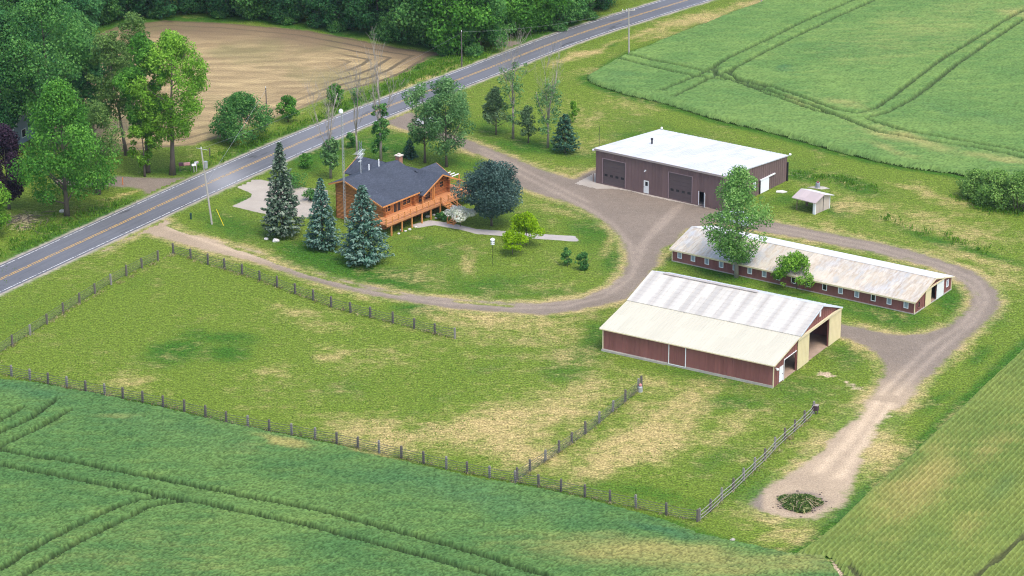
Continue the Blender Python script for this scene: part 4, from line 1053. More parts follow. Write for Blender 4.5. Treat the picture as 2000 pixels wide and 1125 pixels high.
# pergola with white slats beyond the side deck
g = hw((19.8, 5.6, 0))
pg = thing('pergola', 'small white slatted pergola beyond the side deck', 'pergola', g, YH)
sl = MB()
for j in range(3): sl.box(-1.3, 1.3, -.8 + j * .75, -.62 + j * .75, 2.75, 2.83)
sl.build('slat', WHITE, pg)
for x_, y_ in ((-1.2, -.9), (1.2, -.9), (-1.2, .9), (1.2, .9)):
    ps = MB(); ps.box(x_ - .07, x_ + .07, y_ - .07, y_ + .07, 0, 2.75); ps.build('post', RAILW, pg)

# ------------------------------------------------------------------ small open shed
so = G(1591.6, 419); SY = R(-41)
shed = thing('open_shed', 'small tan shed open at the front under a pinkish pale roof', 'shed', (so[0], so[1], 0), SY)
rs_ = metal_roof('pinkish_roof', (.44, .365, .35), var=.08, stain=.2)
mb = MB(); mb.slab([(-3.75, -.55, 1.95), (.42, -.55, 1.95), (.42, 1.7, 2.72), (-3.75, 1.7, 2.72)], .1); mb.build('roof', rs_, shed)
mb = MB(); mb.slab([(-3.75, 1.7, 2.72), (.42, 1.7, 2.72), (.42, 4.2, 2.0), (-3.75, 4.2, 2.0)], .1); mb.build('rear_roof', metal_roof('pale_shed_roof', (.70, .66, .67), var=.04), shed)
mb = MB(); wall_panel(mb, (.0, .1, 0), YA, (-1, 0, 0), 3.6, [(0, 2.0), (1.6, 2.55), (3.6, 2.0)], [], .08)
mb.build('wall', TANSID, shed)
mb = MB(); mb.box(-.02, .06, .0, .12, 0, 2.0).box(-.02, .06, 3.62, 3.74, 0, 1.95).box(-.35, .04, -.08, .02, 0, 1.9); mb.build('corner_board', WHITE, shed)
mb = MB(); mb.box(0.0, .05, 1.98, 2.06, .1, 2.4); mb.build('wall_gap', BLACK, shed)
for x_, y_, w_ in ((-3.2, .05, .05), (-3.2, 2.6, .14)):
    mb = MB(); mb.box(x_ - w_, x_ + w_, y_ - w_, y_ + w_, 0, 1.95 if y_ < 1 else 2.35); mb.build('post', bpy.data.materials['barn_timber'], shed)
mb = MB()
for z_ in (.3, .6, .9, 1.2): mb.box(-3.1, -.1, 3.3, 3.36, z_, z_ + .08)
mb.build('rail', bpy.data.materials['barn_timber'], shed)

# ------------------------------------------------------------------ neighbour house among the trees
g = G(-2, 300)
nh = thing('neighbour_house', 'grey-roofed house mostly hidden behind trees at far left', 'house', (g[0] - 3, g[1] + 4, 0), R(-20))
mb = MB(); wall_panel(mb, (-6, 0, 0), XA, YA, 11, [(0, 3), (11, 3)], [], .15); wall_panel(mb, (5, .15, 0), YA, (-1, 0, 0), 7, [(0, 3), (3.5, 5.3), (7, 3)], [], .15); wall_panel(mb, (-6, .15, 0), YA, XA, 7, [(0, 3), (3.5, 5.3), (7, 3)], [], .15)
mb.build('wall', simple('blue_grey_siding', (.20, .25, .32), .6, .1, 1), nh)
mb = MB(); mb.slab([(-6.3, -.4, 2.95), (5.3, -.4, 2.95), (5.3, 3.6, 5.5), (-6.3, 3.6, 5.5)], .15).slab([(-6.3, 3.6, 5.5), (5.3, 3.6, 5.5), (5.3, 7.6, 2.95), (-6.3, 7.6, 2.95)], .15)
mb.build('roof', simple('grey_shingles', (.15, .15, .16), .9, .2, 3), nh)
mb = MB(); mb.beam((5.34, -.4, 2.9), (5.34, 3.6, 5.4), .08, .2).beam((5.34, 3.6, 5.4), (5.34, 7.6, 2.9), .08, .2); mb.build('fascia', WHITE, nh)
window(nh, 'right', 3.6, 1.6, 1.2, 1.2, 5, WHITE, GLASS)

# ------------------------------------------------------------------ fences
POSTM = [simple('weathered_post', (.135, .118, .100), .9, .3, 6), simple('grey_post', (.24, .225, .20), .9, .3, 6)]
WIREM = simple('dark_cable', (.085, .085, .085), .6, .2, 4); PIPEM = simple('pale_pipe_rail', (.27, .255, .225), .5, .2, 4)
def post_mesh(m, h=1.55, w=.105):
    mb = MB(); mb.prism([(-w, -w, 0), (w, -w, 0), (w, w, 0), (-w, w, 0)], (0, 0, h - .08))
    mb.prism([(-w, -w, h - .08), (w, -w, h - .08), (w * .8, w * .9, h), (-w * .8, w * .9, h)], (0, 0, .02)) if False else mb.prism([(-w * .85, -w * .85, h - .08), (w * .85, -w * .85, h - .08), (w * .85, w * .85, h - .08), (-w * .85, w * .85, h - .08)], (0, 0, .07))
    return mb.mesh('post', m)
PM = [post_mesh(m) for m in POSTM]
def fence(label, pts, wire_mat, zs, rad, group='paddock fences'):
    P = [G(x, y) for x, y in pts]
    c = P[len(P) // 2]
    t = thing('paddock_fence', label, 'fence', (c[0], c[1], 0), 0, group)
    for i, p in enumerate(P):
        o = link('post', PM[1] if random.random() < .25 else PM[0], t, (p[0] - c[0], p[1] - c[1], 0))
        d = P[min(i + 1, len(P) - 1)] - P[max(i - 1, 0)]
        o.rotation_euler = (random.uniform(-.03, .03), random.uniform(-.03, .03), math.atan2(d[1], d[0]) + random.uniform(-.1, .1))
        o.scale = (1, 1, random.uniform(.94, 1.06))
    for z in zs:
        mb = MB(); path = []
        for a, b in zip(P[:-1], P[1:]):
            n = np.array([-(b - a)[1], (b - a)[0], 0]); n /= np.linalg.norm(n)
            for s in (0, .5):
                q = a + (b - a) * s - c + n * -.15; path.append((q[0], q[1], z - (.03 if s else 0) + random.uniform(-.01, .01)))
        q = P[-1] - c; path.append((q[0], q[1], z))
        mb.tube(path, rad, 5); mb.build('wire', wire_mat, t)
    return t
bottom = [(-50, 720), (-14, 728), (22.7, 735), (58.7, 743), (94, 750), (130.7, 758), (167.5, 765), (205, 772.5), (240, 778.7), (278.7, 786), (318.7, 795), (360, 804), (401.5, 815), (442, 827), (484.4, 835.5), (526, 843), (570, 850), (615.5, 858.6), (657.7, 867), (698.7, 876), (740.6, 885), (784, 895.3), (827.3, 906), (871.7, 916.4), (912.5, 925), (956.4, 933.5), (1006.4, 943), (1052, 951), (1095.3, 960.3), (1142.4, 971), (1191.5, 982.5), (1242, 993), (1301.3, 1006), (1362, 1019)]
fence('long wire paddock fence of dark posts beside the blue-green wheat crop', bottom, WIREM, (.28, .52, .76, 1.0, 1.3), .027)
fence('wire paddock fence running parallel to the road', [(308.8, 508.7), (277.3, 523.9), (247.2, 539.3), (217.3, 556), (185.9, 574), (155.5, 593.3), (123.5, 613.3), (92, 633.3), (59.2, 654.7), (24.5, 676.5), (-10, 698), (-45, 718)], WIREM, (.28, .52, .76, 1.0, 1.3), .027)
fence('wire paddock fence along the lower edge of the curved gravel drive', [(338.7, 495.3), (372.5, 505), (406, 516.7), (438.7, 526), (472.8, 536), (507.2, 548), (541.3, 560.8), (576.5, 574), (612, 586.7), (647.2, 600), (684.8, 610.7), (723.5, 620.8), (767.2, 631.5), (808.8, 642), (849.3, 652.8), (888.5, 661.3)], WIREM, (.28, .52, .76, 1.0, 1.3), .027)
fence('wire cross fence dividing the dry paddock below the big barn', [(1010, 938.5), (1035.2, 920.7), (1065, 902.5), (1091.9, 884.3), (1116.4, 867.3), (1143.6, 847.7), (1170.4, 826.6), (1197, 804.5), (1221.3, 785.3), (1246.7, 763), (1253, 757)], WIREM, (.28, .52, .76, 1.0, 1.3), .027)
fence('pale railed paddock fence on the right beside the dirt path', [(1366, 1017), (1387, 999.3), (1410, 977.6), (1431.8, 959), (1452.6, 938.6), (1473.7, 918.4), (1494, 899.6), (1513, 878), (1533, 859.5), (1552, 843), (1571.4, 825), (1589, 808)], PIPEM, (.3, .7, 1.15), .042)
# ------------------------------------------------------------------ vegetation
def leaf_mat(name, dark, mid, light, trans=.42):
    m, nt, b = new_mat(name)
    cr = N(nt, 'ShaderNodeValToRGB')
    e = cr.color_ramp.elements
    e[0].position = .1; e[0].color = (*dark, 1); e[1].position = .95; e[1].color = (*light, 1)
    k_ = e.new(.5); k_.color = (*mid, 1)
    nt.links.new(attr(nt, 'var'), cr.inputs['Fac'])
    c = cr.outputs['Color']
    nt.links.new(c, b.inputs['Base Color']); b.inputs['Roughness'].default_value = .7; b.inputs['Specular IOR Level'].default_value = .06
    tr = N(nt, 'ShaderNodeBsdfTranslucent'); nt.links.new(c, tr.inputs['Color'])
    mx = N(nt, 'ShaderNodeMixShader', Fac=trans)
    nt.links.new(b.outputs[0], mx.inputs[1]); nt.links.new(tr.outputs[0], mx.inputs[2])
    nt.links.new(mx.outputs[0], nt.nodes['Material Output'].inputs['Surface'])
    return m

LM = {
    'maple': leaf_mat('maple_leaf', (0.045, 0.157, 0.025), (0.101, 0.289, 0.040), (0.218, 0.481, 0.073)),
    'bright': leaf_mat('bright_leaf', (0.078, 0.196, 0.018), (0.176, 0.376, 0.038), (0.350, 0.597, 0.081)),
    'dark': leaf_mat('deep_leaf', (0.027, 0.106, 0.040), (0.058, 0.195, 0.063), (0.131, 0.320, 0.090)),
    'mid': leaf_mat('mid_leaf', (0.040, 0.140, 0.040), (0.094, 0.258, 0.063), (0.204, 0.423, 0.101)),
    'olive': leaf_mat('olive_leaf', (0.067, 0.140, 0.036), (0.132, 0.244, 0.060), (0.240, 0.378, 0.101)),
    'purple': leaf_mat('purple_leaf', (0.020, 0.013, 0.025), (0.048, 0.028, 0.050), (0.101, 0.061, 0.094)),
    'lime': leaf_mat('lime_leaf', (0.134, 0.258, 0.006), (0.270, 0.451, 0.009), (0.451, 0.670, 0.026)),
    'blue': leaf_mat('blue_leaf', (.026, .062, .052), (.072, .140, .118), (.160, .250, .210)),
    'poplar': leaf_mat('poplar_leaf', (0.084, 0.213, 0.047), (0.188, 0.376, 0.087), (0.364, 0.582, 0.190)),
    'ash': leaf_mat('ash_leaf', (0.067, 0.168, 0.056), (0.144, 0.295, 0.101), (0.277, 0.465, 0.182)),
    'white': leaf_mat('blossom', (0.470, 0.538, 0.381), (0.850, 0.850, 0.739), (0.850, 0.850, 0.850)),
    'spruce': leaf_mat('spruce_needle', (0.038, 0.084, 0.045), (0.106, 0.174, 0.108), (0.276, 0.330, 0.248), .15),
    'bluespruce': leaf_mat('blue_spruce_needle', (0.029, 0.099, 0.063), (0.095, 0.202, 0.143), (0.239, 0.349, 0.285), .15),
    'pine': leaf_mat('pine_needle', (0.016, 0.063, 0.040), (0.043, 0.121, 0.073), (0.101, 0.204, 0.124), .1),
    'palepine': leaf_mat('pale_pine_needle', (0.043, 0.092, 0.038), (0.094, 0.169, 0.073), (0.182, 0.277, 0.124), .1),
    'weed': leaf_mat('weed_leaf', (0.062, 0.162, 0.016), (0.132, 0.282, 0.028), (0.263, 0.437, 0.058)),
    'straw': leaf_mat('straw_blade', (0.224, 0.202, 0.067), (0.426, 0.370, 0.168), (0.605, 0.538, 0.302)),
    'thicket': leaf_mat('willow_leaf', (0.095, 0.213, 0.047), (0.200, 0.364, 0.081), (0.364, 0.554, 0.146)),
    'brush': leaf_mat('cut_brush', (0.056, 0.123, 0.027), (0.150, 0.244, 0.056), (0.481, 0.481, 0.218)),
}
def bark(name, a, b_):
    m, nt, b = new_mat(name)
    p = opos(nt); f = noise(nt, p, 3, 4, .7, sz=.3)
    nt.links.new(mixc(nt, f, a, b_), b.inputs['Base Color']); b.inputs['Roughness'].default_value = .95
    return m
BARK = bark('bark', (.070, .055, .042), (.170, .140, .110)); PALEBARK = bark('pale_bark', (.20, .175, .145), (.40, .36, .31))

def quads(c, nrm, size, rs, aspect=1.0, along=None):
    n = len(c)
    nrm = nrm / (np.linalg.norm(nrm, axis=1)[:, None] + 1e-9)
    t = along if along is not None else rs.normal(size=(n, 3))
    t = t - nrm * (t * nrm).sum(1)[:, None]; t /= (np.linalg.norm(t, axis=1)[:, None] + 1e-9)
    b = np.cross(nrm, t)
    s = size[:, None] * .5; w = s * aspect
    fold = nrm * s * .25
    v = np.stack([c - t * s, c + b * w + fold, c + t * s, c - b * w + fold], 1).reshape(-1, 3)
    return v, np.arange(4 * n).reshape(n, 4)

def crown_mesh(name, clumps, n, size, mat, rs, flat=.85, shell=.45):
    C = np.array([c for c, r in clumps]); Rr = np.array([r for c, r in clumps])
    p = Rr ** 2; p /= p.sum()
    k_ = rs.choice(len(C), n, p=p)
    d = rs.normal(size=(n, 3)); d[:, 2] += .15; d /= np.linalg.norm(d, axis=1)[:, None]
    rad = Rr[k_] * (shell + (1.08 - shell) * rs.random(n) ** .6)
    pos = C[k_] + d * rad[:, None] * np.array([1, 1, flat])
    nr = d * .8 + rs.normal(size=(n, 3)) * .55 + np.array([0, 0, .45])
    cv = rs.random(len(C))
    var = np.clip(cv[k_] * .45 + rs.random(n) * .6 - .02, 0, 1)
    v, f = quads(pos, nr, size * (.6 + .8 * rs.random(n)), rs, .8)
    return np_mesh(name, v, f, mat, {'var': np.repeat(var, 4)})

PROF = {
    'oval': lambda t: np.sin(np.pi * np.clip(t * .92 + .06, 0, 1)) ** .7,
    'round': lambda t: np.sqrt(np.clip(1 - (2 * t - 1) ** 2, 0, 1)),
    'pyramid': lambda t: np.where(t < .22, .62 + 1.72 * t, 1.0) * np.clip(1 - (np.maximum(t - .22, 0) / .80) ** 1.5, .0, 1) * 1.0 + .06,
    'vase': lambda t: .45 + .55 * np.sin(np.pi * np.clip(t, 0, 1) ** .8 * .95),
    'column': lambda t: np.clip(1.3 * np.sin(np.pi * np.clip(t * .9 + .08, 0, 1)), 0, 1),
    'dome': lambda t: np.sqrt(np.clip(1 - (t * .98) ** 2.2, 0, 1)) * np.clip(.75 + t * 2, 0, 1),
}
def make_tree(seed, H, Rad, base=.2, prof='oval', leaf='maple', nC=60, nL=7800, ls=.4, cr=.27, limbs=14, bark_m=None, trunk_r=None, lean=(0, 0), flat=.85, inner=.35, stems=1, wobA=.26):
    rs = np.random.default_rng(seed)
    z0 = H * base; pf = PROF[prof]
    cl = []
    for i in range(nC):
        t = (i + rs.random()) / nC
        a = rs.random() * 6.283; fr = inner + (1 - inner) * math.sqrt(rs.random())
        rr = Rad * cr * (.5 + 1.0 * rs.random() ** 1.3)
        e = max(0.0, float(pf(np.array(t))) * Rad - rr * .6)
        wob = 1 + wobA * math.sin(a * 3 + seed) * math.sin(t * 6 + seed * 2) + .10 * math.sin(a * 2 + t * 9 + seed)
        z = z0 + rr * .6 + (H - z0 - rr * 1.4) * t
        cl.append((np.array([e * fr * math.cos(a) * wob + lean[0] * z / H, e * fr * math.sin(a) * wob + lean[1] * z / H, z]), rr))
    mb = MB(); tr = trunk_r or (.045 * H ** .9 * .42)
    for s_ in range(stems):
        ox, oy = (0, 0) if stems == 1 else (rs.normal() * .35, rs.normal() * .35)
        path = []; n = 7; top = H * .82
        for i in range(n):
            t = i / (n - 1); path.append((ox * (1 + t * 2) + lean[0] * t * .82 + rs.normal() * .06 * H * .08 * t, oy * (1 + t * 2) + lean[1] * t * .82 + rs.normal() * .06 * H * .08 * t, t * top))
        rad = [tr * (1.35 if i == 0 else 1) * (1 - .88 * i / (n - 1)) / (1 if stems == 1 else 1.6) for i in range(n)]
        mb.tube(path, rad, 8)
    order = rs.permutation(nC)[:limbs]
    for i in order:
        c, rr = cl[i]
        zb = max(z0 * .75, c[2] - math.hypot(c[0], c[1]) * (.7 + .5 * rs.random())); zb = min(zb, H * .72)
        t = zb / H; p0 = np.array([lean[0] * t, lean[1] * t, zb])
        mid = (p0 + c) / 2 + np.array([0, 0, -.06 * np.linalg.norm(c - p0)])
        r0 = tr * (1 - .85 * t) * .5
        mb.tube([p0, mid, c], [r0, r0 * .6, r0 * .2], 5)
    return mb.mesh('trunk', bark_m or BARK, True), crown_mesh('crown', cl, int(nL * 1.4), ls * .82, LM[leaf], rs, flat)

def put_tree(name, label, g, meshes, rot=0.0, sc=(1, 1, 1), group=None, cat='tree', tilt=0):
    t = thing(name, label, cat, (g[0], g[1], 0), rot, group)
    t.scale = sc
    link('trunk', meshes[0], t); link('crown', meshes[1], t)
    return t

def tree_px(name, label, x, y, top, halfw, seed, group=None, cat='tree', **kw):
    H = height_at(x, y, top); Rad = width_at(x, y, halfw) * 1.17
    return put_tree(name, label, G(x, y), make_tree(seed, H, Rad, **kw), group=group, cat=cat)

def make_spruce(seed, H, Rad, leaf='spruce', base=.08, dens=1.0, sharp=.85, ragged=.2):
    rs = np.random.default_rng(seed)
    P, T, S, Vv = [], [], [], []
    z = H * base; mb = MB()
    mb.tube([(0, 0, 0), (.02, .02, H * .5), (0, 0, H * .97)], [.024 * H * .75, .014 * H * .75, .02], 7)
    while z < H * .985:
        t = (z / H - base) / (1 - base)
        Rz = Rad * (1 - t) ** sharp * (.92 + .08 * rs.random()) * min(1, .72 + t * 3.5) + .12
        nb = int(8 + 5 * (1 - t))
        a0 = rs.random() * 6.28
        for b in range(nb):
            a = a0 + 6.283 * b / nb + rs.normal() * .16
            L = Rz * (1 - ragged + 2 * ragged * rs.random())
            d = np.array([math.cos(a), math.sin(a), 0])
            m = max(5, int(L / .095 * dens))
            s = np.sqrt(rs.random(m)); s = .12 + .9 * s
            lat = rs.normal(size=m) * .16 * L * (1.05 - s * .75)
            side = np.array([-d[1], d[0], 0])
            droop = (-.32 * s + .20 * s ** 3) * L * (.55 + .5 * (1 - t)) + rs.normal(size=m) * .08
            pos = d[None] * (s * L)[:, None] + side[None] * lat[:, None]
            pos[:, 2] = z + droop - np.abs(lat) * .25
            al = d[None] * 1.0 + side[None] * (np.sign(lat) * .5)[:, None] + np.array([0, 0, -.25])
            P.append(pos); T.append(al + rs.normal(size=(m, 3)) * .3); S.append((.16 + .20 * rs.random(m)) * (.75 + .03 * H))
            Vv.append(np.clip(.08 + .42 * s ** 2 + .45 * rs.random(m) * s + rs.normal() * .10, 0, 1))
            if b % 3 == 0 and L > .5: mb.tube([(0, 0, z), tuple(d * L * .8 + np.array([0, 0, z - .2 * L]))], [.03, .01], 4)
        z += (.26 + .016 * H) * (.8 + .4 * rs.random()) * (1 - .45 * t)
    P = np.concatenate(P); T = np.concatenate(T); S = np.concatenate(S); Vv = np.concatenate(Vv)
    nr = rs.normal(size=P.shape) * .5 + np.array([0, 0, 1.0]) + P * np.array([1, 1, 0]) * .12
    v, f = quads(P, nr, S * 1.5, rs, .5, T)
    return mb.mesh('trunk', BARK, True), np_mesh('crown', v, f, LM[leaf], {'var': np.repeat(Vv, 4)})

def spruce_px(name, label, x, y, top, halfw, seed, group=None, cat='tree', **kw):
    return put_tree(name, label, G(x, y), make_spruce(seed, height_at(x, y, top), width_at(x, y, halfw), **kw), group=group, cat=cat)

def make_dead(seed, H, leafz, Rleaf, nL, leaf, fork=.35, spread=.36, tops=4, bark_m=None, sparse=0, low=1.0):
    """tall dying tree: bare forked top, leafy shoots low down"""
    rs = np.random.default_rng(seed); mb = MB(); tips = []
    def grow(p, d, L, r, depth):
        n = 4; path = [p]; q = p.copy(); dd = d.copy()
        for i in range(n):
            dd = dd + rs.normal(size=3) * .09 + np.array([0, 0, .05]); dd /= np.linalg.norm(dd)
            q = q + dd * L / n; path.append(q.copy())
        r1 = max(r * .45, .011)
        mb.tube(path, [r + (r1 - r) * i / n for i in range(n + 1)], 6 if r > .06 else 4)
        tips.append(path[-1]); tips.append(path[2])
        if depth <= 0: return
        for j in range(3 + int(rs.random() * 2.6)):
            kk = 1 + int(rs.random() * 4); a = rs.random() * 6.283
            nd = dd * .9 + np.array([math.cos(a), math.sin(a), .25]) * (spread * (.6 + .9 * rs.random())); nd /= np.linalg.norm(nd)
            grow(path[min(kk, 4)], nd, L * (.42 + .3 * rs.random()), r1 * (.55 + .3 * rs.random()), depth - 1)
    r0 = .0115 * H
    zf = H * fork
    mb.tube([(0, 0, 0), (.05, .02, zf * .5), (0, .05, zf)], [r0 * 1.3, r0, r0 * .85], 8)
    for j in range(tops):
        a = 6.283 * j / tops + rs.random() * .8; tl = .06 if j == 0 else .22 + .15 * rs.random()
        d = np.array([math.cos(a) * tl, math.sin(a) * tl, 1.0]); d /= np.linalg.norm(d)
        grow(np.array([0, 0.05, zf * (1 if j < 2 else .75)]), d, (H - zf) * (.72 if j == 0 else .5 + .15 * rs.random()), r0 * (.7 if j == 0 else .45), 3)
    cl = []
    for i in range(46):
        z = leafz[0] + (leafz[1] - leafz[0]) * rs.random(); a = rs.random() * 6.283; q = Rleaf * .75 * math.sqrt(rs.random())
        cl.append((np.array([q * math.cos(a), q * math.sin(a), z]), Rleaf * .24 * (.6 + .9 * rs.random())))
    for i in range(sparse):
        tp = tips[int(rs.random() * len(tips))]
        if H * .25 < tp[2] < H * (.62 + .15 * rs.random()): cl.append((tp, .32 + .4 * rs.random()))
    return mb.mesh('trunk', bark_m or PALEBARK, True), crown_mesh('crown', cl, nL, .30, LM[leaf], rs, 1.0, .2)

def dead_px(name, label, x, y, top, seed, lz, rl, nL, leaf, group='dying trees with bare tops', **kw):
    H = height_at(x, y, top)
    return put_tree(name, label, G(x, y), make_dead(seed, H, lz, rl, nL, leaf, **kw), group=group)

# --- trees left of the road
tree_px('maple_tree', 'broad pyramid-shaped green maple nearest the road at left, on a short trunk', 131, 421, 158, 80, 11, base=.12, prof='pyramid', leaf='maple', nC=130, nL=19500, ls=.36, cr=.24, trunk_r=.36, inner=.45)
tree_px('copper_beech', 'dark purple-leaved tree at the left edge of the photo', 18, 408, 244, 38, 12, base=.1, prof='oval', leaf='purple', nC=60, nL=8450, ls=.34)
tree_px('roadside_tree', 'bright green tree cut off by the left edge below the purple tree', -14, 462, 348, 42, 13, base=.12, prof='round', leaf='bright', nC=60, nL=7150, ls=.34)
tree_px('oak_tree', 'huge dark green tree behind the pyramid-shaped maple', 100, 290, -25, 88, 14, base=.14, prof='oval', leaf='mid', nC=120, nL=19500, ls=.42, cr=.23, inner=.5, group='big trees round the neighbour house')
tree_px('oak_tree', 'huge deep green tree at the top left corner of the photo', 8, 292, 10, 62, 15, base=.14, prof='oval', leaf='dark', nC=90, nL=12350, ls=.42, cr=.25, group='big trees round the neighbour house')
tree_px('oak_tree', 'dark blue-green tree filling the gap right of the biggest left tree', 178, 275, 75, 44, 16, base=.18, prof='oval', leaf='dark', nC=70, nL=9750, ls=.40, group='big trees round the neighbour house')
tree_px('olive_tree', 'sparse olive-green tree with thick pale trunk by the neighbour drive', 192, 379, 196, 52, 17, base=.2, prof='oval', leaf='olive', nC=64, nL=6760, ls=.32, cr=.26, trunk_r=.34)
tree_px('walnut_tree', 'leaning dark-trunked tree with yellow-green crown by the tan field', 247, 303, 60, 40, 18, base=.3, prof='vase', leaf='olive', nC=58, nL=7280, ls=.36, lean=(-2.2, 0), group='trees at the corner of the tan field')
tree_px('maple_tree', 'tall green tree with visible trunk left of the brightest roadside tree', 289, 337, 66, 44, 19, base=.26, prof='oval', leaf='maple', nC=80, nL=11050, ls=.36, cr=.25, trunk_r=.33, group='trees at the corner of the tan field')
tree_px('maple_tree', 'tallest bright green roadside tree with thick grey trunk beside the mailboxes', 337, 341, 62, 66, 20, base=.24, prof='oval', leaf='bright', nC=105, nL=16250, ls=.36, cr=.23, trunk_r=.42, inner=.5, lean=(.9, 0), group='trees at the corner of the tan field')
tree_px('understory_tree', 'short bright tree under the tall roadside trees', 283, 345, 215, 30, 21, base=.14, prof='oval', leaf='bright', nC=30, nL=3380, ls=.32)
tree_px('field_tree', 'pale green tree top rising at the near corner of the tan field', 262, 262, 26, 36, 22, base=.35, prof='vase', leaf='olive', nC=44, nL=4680, ls=.36, lean=(.6, 0))
tree_px('round_tree', 'round dense tree between the tan field and the road', 470, 273, 178, 54, 23, base=.05, prof='dome', leaf='mid', nC=60, nL=8450, ls=.34, stems=3)
tree_px('small_tree', 'small round tree alone on the verge of the tan field', 563, 238, 186, 23, 24, base=.12, prof='round', leaf='maple', nC=26, nL=2470, ls=.28)
tree_px('small_tree', 'small round bush-like tree beside the bare trees on the field verge', 656, 207, 163, 19, 25, base=.05, prof='round', leaf='maple', nC=24, nL=2210, ls=.28)
# --- dying trees
dead_px('half_dead_tree', 'leafy-bottomed tree with bare top directly behind the left house corner', 646, 348, 145, 31, (1.8, 6.0), 1.6, 2300, 'ash', fork=.3)
dead_px('half_dead_tree', 'bare white-trunked tree between road and house', 697, 312, 132, 32, (9, 11.5), .9, 220, 'ash', fork=.32, tops=3)
dead_px('half_dead_tree', 'tallest bare-topped tree with ivy-like leaves on its lower trunk', 744, 322, 96, 33, (2.2, 9.5), 1.55, 2600, 'mid', fork=.45, tops=5)
dead_px('half_dead_tree', 'tall dying tree with thin grey crown between two small pines', 1002, 271, 80, 34, (3, 12), 2.4, 1100, 'ash', fork=.38, tops=4, sparse=45)
dead_px('half_dead_tree', 'dying tree with pale forked limbs beside the dark little pine', 1070, 288, 105, 35, (2.5, 10), 2.5, 1500, 'ash', fork=.3, tops=4, sparse=60)
tree_px('ash_tree', 'left of the two leafy trees behind the log house', 830, 318, 162, 44, 36, base=.24, prof='vase', leaf='ash', nC=44, nL=4700, ls=.34, cr=.25, group='leafy pair behind the house')
tree_px('ash_tree', 'right and larger of the two leafy trees behind the log house', 872, 326, 150, 54, 37, base=.14, prof='oval', leaf='ash', nC=58, nL=7000, ls=.34, cr=.24, inner=.45, group='leafy pair behind the house')
# --- small conifers
PG = 'pines on the lawn by the upper drive'
tree_px('pine_tree', 'loose grey-green pine nearest the leafy pair', 969, 263, 168, 29, 38, base=.22, prof='pyramid', leaf='palepine', nC=34, nL=3510, ls=.30, cr=.26, group=PG)
tree_px('pine_tree', 'slender pale pine between the two dying trees', 1032, 279, 206, 24, 39, base=.2, prof='pyramid', leaf='palepine', nC=24, nL=2210, ls=.28, cr=.27, group=PG)
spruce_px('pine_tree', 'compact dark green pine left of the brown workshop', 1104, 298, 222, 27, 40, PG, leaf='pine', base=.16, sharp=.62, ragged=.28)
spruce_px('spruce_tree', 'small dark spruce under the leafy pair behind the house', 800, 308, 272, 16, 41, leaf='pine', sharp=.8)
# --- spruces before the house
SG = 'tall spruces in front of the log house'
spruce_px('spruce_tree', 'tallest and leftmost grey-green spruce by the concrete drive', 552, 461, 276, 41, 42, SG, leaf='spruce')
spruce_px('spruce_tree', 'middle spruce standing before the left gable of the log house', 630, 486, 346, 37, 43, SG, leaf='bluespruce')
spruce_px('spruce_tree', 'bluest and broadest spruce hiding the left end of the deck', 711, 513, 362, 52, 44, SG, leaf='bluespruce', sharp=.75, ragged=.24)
# --- garden trees
tree_px('dark_maple', 'dense blue-black round maple right of the log house', 960, 441, 313, 54, 45, base=.16, prof='round', leaf='blue', nC=100, nL=18200, ls=.30, cr=.26, inner=.5)
tree_px('dogwood', 'white-flowering shrub beside the deck stairs', 899, 442, 399, 29, 46, cat='shrub', base=.35, prof='dome', leaf='white', nC=22, nL=2470, ls=.24, cr=.33, flat=.5)
tree_px('lime_tree', 'yellow-lime tree on the far side of the garden path', 1028, 479, 413, 28, 47, base=.26, prof='dome', leaf='lime', nC=36, nL=4420, ls=.24, cr=.27, group='lime-yellow garden trees')
tree_px('lime_tree', 'yellow-lime tree next to the white birdhouse', 1001, 497, 449, 22, 48, base=.28, prof='dome', leaf='lime', nC=30, nL=3380, ls=.24, cr=.28, group='lime-yellow garden trees')
tree_px('vase_shrub', 'vase-shaped upright shrub on the lawn, the left and smaller one', 1107, 518, 483, 10, 49, cat='shrub', base=.08, prof='vase', leaf='mid', nC=18, nL=900, ls=.22, cr=.34, stems=3, group='upright shrubs on the lawn')
tree_px('vase_shrub', 'bushier upright shrub on the lawn, nearer the curved drive', 1139, 527, 491, 13, 50, cat='shrub', base=.02, prof='vase', leaf='mid', nC=22, nL=1560, ls=.22, cr=.34, stems=4, group='upright shrubs on the lawn')
tree_px('cottonwood', 'tall open-crowned tree standing in front of the long low barn', 1438, 541, 324, 60, 56, base=.12, prof='oval', leaf='poplar', nC=130, nL=9360, ls=.33, cr=.21, limbs=34, bark_m=PALEBARK, trunk_r=.27, inner=.15, wobA=.06)
tree_px('ash_tree', 'small bright tree against the front wall of the long low barn', 1552, 563, 490, 39, 52, base=.12, prof='dome', leaf='bright', nC=46, nL=4290, ls=.26, cr=.22, stems=3)
for i, (x, y, t, w, lf, lab) in enumerate([(597, 328, 298, 12, 'maple', 'small spiky shrub on the lawn beside the road'), (685, 288, 258, 10, 'mid', 'narrow conical shrub by the road behind the house'), (578, 366, 338, 26, 'mid', 'dark green bush against the left rear of the log house'), (606, 392, 368, 14, 'mid', 'bush peeking between the two left spruces'), (866, 430, 414, 12, 'mid', 'low dark bush under the deck corner'), (1119, 240, 197, 10, 'bright', 'leafy sapling poking up beside the dark little pine')]):
    tree_px('garden_shrub', lab, x, y, t, w, 60 + i, cat='shrub', base=.05, prof='round', leaf=lf, nC=16, nL=900, ls=.24, cr=.34, stems=2)
